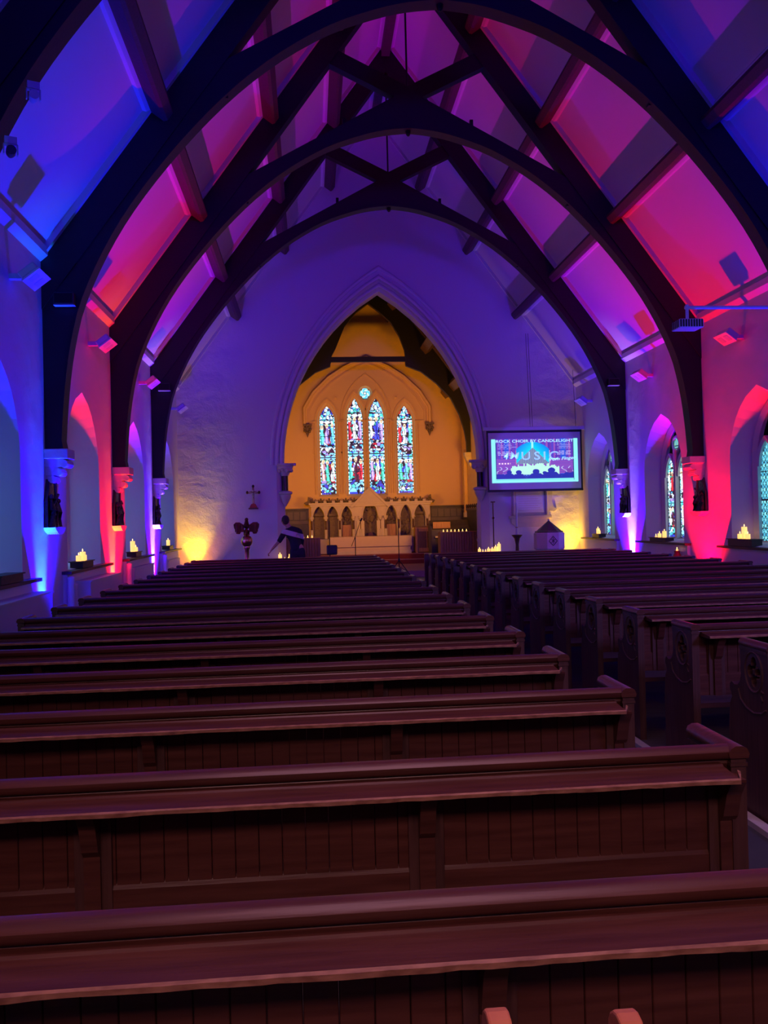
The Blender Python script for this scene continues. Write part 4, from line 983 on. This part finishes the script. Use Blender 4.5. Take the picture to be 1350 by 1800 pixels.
for s in (-1, 1): MB().prism([(s*2.02, 1.72), (s*2.18, 1.66), (s*2.24, 1.74), (s*2.12, 1.80), (s*2.10, 1.95), (s*2.02, 1.90)], 'y', .0, .2).build('side_finial', 'carving', e)
# altar
e = thing('altar', 'long low altar with a white cloth in front of the stone screen', 'altar', (.05, 28.3, CF))
MB().box(-1.30, 1.30, -.35, .35, .0, .50).build('table_body', 'cloth', e); MB().box(-1.36, 1.36, -.40, .40, .50, .56).build('altar_slab', 'stone', e, bevel=.01)
m = MB(); m.box(-1.345, 1.345, -.41, .41, .56, .575); m.box(-1.34, 1.34, -.42, -.405, .24, .57); m.build('white_cloth', 'cloth', e)
MB().box(-1.32, 1.32, -.44, -.36, 0, .10).build('plinth', 'stone', e)
e = thing('credence_cabinet', 'oak cabinet with two panelled doors right of the altar', 'cabinet', (1.88, 28.05, CF))
MB().box(-.36, .36, -.20, .25, .02, .84).build('body', 'oak', e, bevel=.006); MB().box(-.40, .40, -.24, .28, .84, .88).build('top', 'darkoak', e, bevel=.006)
for s in (-1, 1): 
    d_ = MB().box(min(s*.02, s*.26), max(s*.02, s*.26), -.215, -.20, .16, .70).build('door', 'darkoak', e); MB().ball((s*.05, -.225, .45), .012, n=6).build('knob', 'brass', d_)
    MB().box(s*.34-.035, s*.34+.035, -.235, -.20, 0, .84).build('corner_post', 'oak', e)
# microphone stands ---------------------------------------------------------
def tripod(e, h, zc, L=.34, rz=.4):
    MB().tube([(0, 0, zc-.16), (0, 0, h)], .011, 8).build('pole', 'iron', e); MB().lathe(0, 0, [(.022, zc-.03), (.026, zc), (.022, zc+.04)], 10).build('collar', 'iron', e)
    for k in range(3):
        a = rz+k*2.094; MB().tube([(0, 0, zc), (L*math.cos(a), L*math.sin(a), .01)], .010, 6).build('leg', 'iron', e)
        MB().tube([(0, 0, zc-.16), (L*.45*math.cos(a), L*.45*math.sin(a), (zc)*.55)], .006, 6).build('brace', 'iron', e)
e = thing('loudspeaker_stand', 'tall black tripod stand in the centre aisle before the altar', 'stand', (.20, 20.6, 0)); tripod(e, 1.62, .62, .50, -.6)
e = thing('music_stand', 'black pole stand with a small black case hanging on it, left of the altar', 'stand', (-1.46, 21.0, 0)); tripod(e, 1.62, .45, .34, .9)
tag(MB().box(-.12, .14, -.09, .05, 0, .24).build('pole_case', 'black', bevel=.03), 'small black case hung on the left black pole stand', 'case').location = (-1.42, 20.93, .78)
e = thing('microphone_stand', 'slanting boom microphone stand in front of the altar', 'microphone stand', (-.82, 21.2, 0)); tripod(e, 1.20, .35, .34, .2)
MB().tube([(-.10, 0, .96), (0, 0, 1.20), (.14, 0, 1.58)], .008, 6).build('boom', 'iron', e); m = MB(); m.tube([(.14, 0, 1.58), (.18, 0, 1.66)], [.018, .022], 8); m.build('microphone', 'black', e)
# ================================================================ PERSON
def skin(name, joints, bones, radii, m, parent, sub=2, root=0):
    me = bpy.data.meshes.new(name); me.from_pydata(joints, bones, []); o = bpy.data.objects.new(name, me); COL.objects.link(o)
    md = o.modifiers.new('skin', 'SKIN'); md.use_smooth_shade = True
    for i, v in enumerate(me.skin_vertices[0].data if me.skin_vertices else []): pass
    if not me.skin_vertices:
        bm = bmesh.new(); bm.from_mesh(me); bm.verts.layers.skin.verify(); bm.to_mesh(me); bm.free()
    for i, v in enumerate(me.skin_vertices[0].data):
        r = radii[i]; v.radius = r if isinstance(r, tuple) else (r, r); v.use_root = i == root
    s2 = o.modifiers.new('sub', 'SUBSURF'); s2.levels = sub; s2.render_levels = sub
    bpy.context.view_layer.update(); nm = bpy.data.meshes.new_from_object(o.evaluated_get(bpy.context.evaluated_depsgraph_get()))
    bpy.data.objects.remove(o); nm.materials.clear(); nm.materials.append(M[m]); o = bpy.data.objects.new(name, nm); COL.objects.link(o); o.parent = parent; return o
e = thing('person', 'person in a dark top with a white band, bending to reach down to the left', 'person', (-2.25, 20.9, 0))
# joints, local: x right, y away, z up; torso leans left and turns its back to the camera
J = [(.0, .0, .92), (-.03, .02, 1.08), (-.08, .04, 1.25), (-.13, .05, 1.40), (-.19, .05, 1.48), (-.24, .05, 1.56),   # 0 pelvis..4 neck,5 head base
     (-.27, .06, 1.63), (-.29, .07, 1.71),
     (-.30, .02, 1.36), (-.43, -.04, 1.15), (-.60, -.08, .97), (-.66, -.09, .90),      # left arm: shoulder, elbow, wrist, palm 8-11
     (.06, .08, 1.38), (.12, .14, 1.12), (.06, .30, .96), (.04, .36, .92),               # right arm 12-15
     (-.10, .0, .88), (-.11, .02, .50), (-.12, .06, .09), (-.13, -.08, .04),             # left leg 16-19
     (.10, .0, .88), (.12, -.02, .50), (.13, .05, .09), (.14, -.08, .04),                # right leg 20-23
     (-.70, -.12, .83), (-.715, -.11, .845), (-.69, -.09, .815), (-.71, -.075, .83), (-.66, -.13, .86)]
Bn = [(0,1),(1,2),(2,3),(3,4),(4,5),(5,6),(6,7),(3,8),(8,9),(9,10),(10,11),(3,12),(12,13),(13,14),(14,15),(0,16),(16,17),(17,18),(18,19),(0,20),(20,21),(21,22),(22,23)]
Rr = [(.12,.08),(.13,.09),(.15,.095),(.15,.095),(.068,.068),(.062,.066),(.07,.08),(.05,.06),.065,.045,.030,(.036,.018),.06,.045,.032,(.036,.02),.075,.05,.042,.035,.095,.06,.042,.035]
skin('body', J[:24], Bn, Rr, 'skin', e)
hd = MB(); hd.ball((-.275, .065, 1.635), .098, .92, 1.05, 1.2, 14); hd.ball((-.295, .168, 1.62), .016, n=6); hd.ball((-.368, .07, 1.63), .022, .5, 1, 1.4, 8); hd.ball((-.182, .065, 1.63), .022, .5, 1, 1.4, 8)
hd.build('head', 'skin', e, smooth=60)
hr = MB(); hr.ball((-.274, .047, 1.668), .099, .95, 1.0, 1.08, 14); hr.ball((-.268, .015, 1.615), .078, 1, .8, .9, 10); hr.build('hair', 'hair', e, smooth=60)
for k, (a, b2, c) in enumerate(((-.69, -.13, .835), (-.705, -.11, .83), (-.70, -.09, .825), (-.69, -.07, .83))):
    MB().tube([(-.655, -.115+.018*k, .895), (a, b2, c+.02), (a-.005+.004*k, b2, c-.01*(1+(k in (1, 2)))), (a+.012, b2, c-.032)], [.010, .0095, .009, .007], 7).build('finger', 'skin', e, smooth=60)
MB().tube([(-.64, -.11, .915), (-.655, -.15, .885), (-.668, -.155, .862)], [.012, .010, .008], 7).build('thumb', 'skin', e, smooth=60)
sh = skin('sweater', [(.0,.0,.84),(-.03,.02,1.08),(-.08,.04,1.25),(-.13,.05,1.40),(-.18,.05,1.475),(-.30,.02,1.365),(-.43,-.04,1.15),(-.455,-.045,1.12),(.06,.08,1.385),(.12,.14,1.13),(.07,.28,.98)],
     [(0,1),(1,2),(2,3),(3,4),(3,5),(5,6),(6,7),(3,8),(8,9),(9,10)], [(.185,.145),(.175,.135),(.18,.125),(.165,.115),(.075,.075),.085,.062,.060,.080,.062,.045], 'navy', e)
# white band knitted across chest and upper sleeve: separate cloth ring over the sweater
bm = bmesh.new(); bm.from_mesh(sh.data)
n0 = Vector((.30, 0, 1)).normalized(); c0 = Vector((-.08, .04, 1.25))
for q, sgn in ((c0+n0*.0, -1), (c0+n0*.115, 1), (Vector((-.47, 0, 0)), 0)):
    g_ = bm.verts[:]+bm.edges[:]+bm.faces[:]
    bmesh.ops.bisect_plane(bm, geom=g_, plane_co=q, plane_no=(n0*sgn if sgn else Vector((-1, 0, 0))), clear_outer=True)
bm.normal_update()
for v in bm.verts: v.co += v.normal*.006
me = bpy.data.meshes.new('white_band'); bm.to_mesh(me); bm.free(); me.materials.append(M['stripe']); o = bpy.data.objects.new('white_band', me); COL.objects.link(o); o.parent = sh
skin('trousers', [(.0,.0,1.02),(.0,.0,.90),(-.10,.0,.84),(-.11,.02,.50),(-.12,.06,.12),(.10,.0,.84),(.12,-.02,.50),(.13,.05,.12)],
     [(0,1),(1,2),(2,3),(3,4),(1,5),(5,6),(6,7)], [(.165,.125),(.165,.125),.115,.08,.065,.115,.08,.065], 'trousers', e)
for s in (-1, 1): MB().prism([(-.14, 0), (.12, 0), (.12, .07), (.04, .10), (-.10, .05), (-.14, .03)], 'x', s*.13-.045, s*.13+.045).build('shoe', 'shoe', e, bevel=.01)
# ================================================================ LAMPS ON THE TRUSSES
def clip(x, y, z, label, rz=0, body='black'):
    e = thing('spotlight', label, 'spotlight', (x, y, z), rz, 'small fittings clamped to the trusses')
    MB().rings([[(r*math.cos(a*.5236), yy, r*math.sin(a*.5236)) for a in range(12)] for r, yy in ((.025, .06), (.04, .01), (.042, -.07), (.034, -.07))]).build('lamp_body', body, e, smooth=40)
    MB().box(-.06, -.05, -.02, .02, -.02, .07).box(.05, .06, -.02, .02, -.02, .07).box(-.06, .06, -.02, .02, .06, .07).build('yoke', 'greenlamp', e)
    MB().box(-.05, .05, -.03, .03, .07, .13).build('clamp', 'greenlamp', e)
clip(-4.42, 7.58, 4.86, 'spotlight tinted green hanging from the nearest truss at the left picture edge', .4)
clip(-4.22, 7.58, 5.34, 'small lit bracket lamp higher on the nearest truss at the left', .4, 'greenlamp')
def box_speaker(x, y, z, label):
    e = thing('loudspeaker', label, 'loudspeaker', (x, y, z), 0, 'small loudspeakers on the truss posts'); MB().box(-.13, .13, -.11, .0, -.08, .08).build('cabinet', 'black', e, bevel=.015)
    MB().box(-.11, .11, -.116, -.11, -.06, .06).build('grille', 'iron', e); MB().box(-.13, .13, -.10, -.01, -.088, -.08).build('underside', 'greenlamp', e)
box_speaker(-5.0, T[1], 4.55, 'small dark loudspeaker on the left post of the second nearest truss'); box_speaker(-5.0, T[3], 4.6, 'small dark loudspeaker on the left post of the farthest truss'); box_speaker(5.0, T[3], 4.6, 'small dark loudspeaker on the right post of the farthest truss')
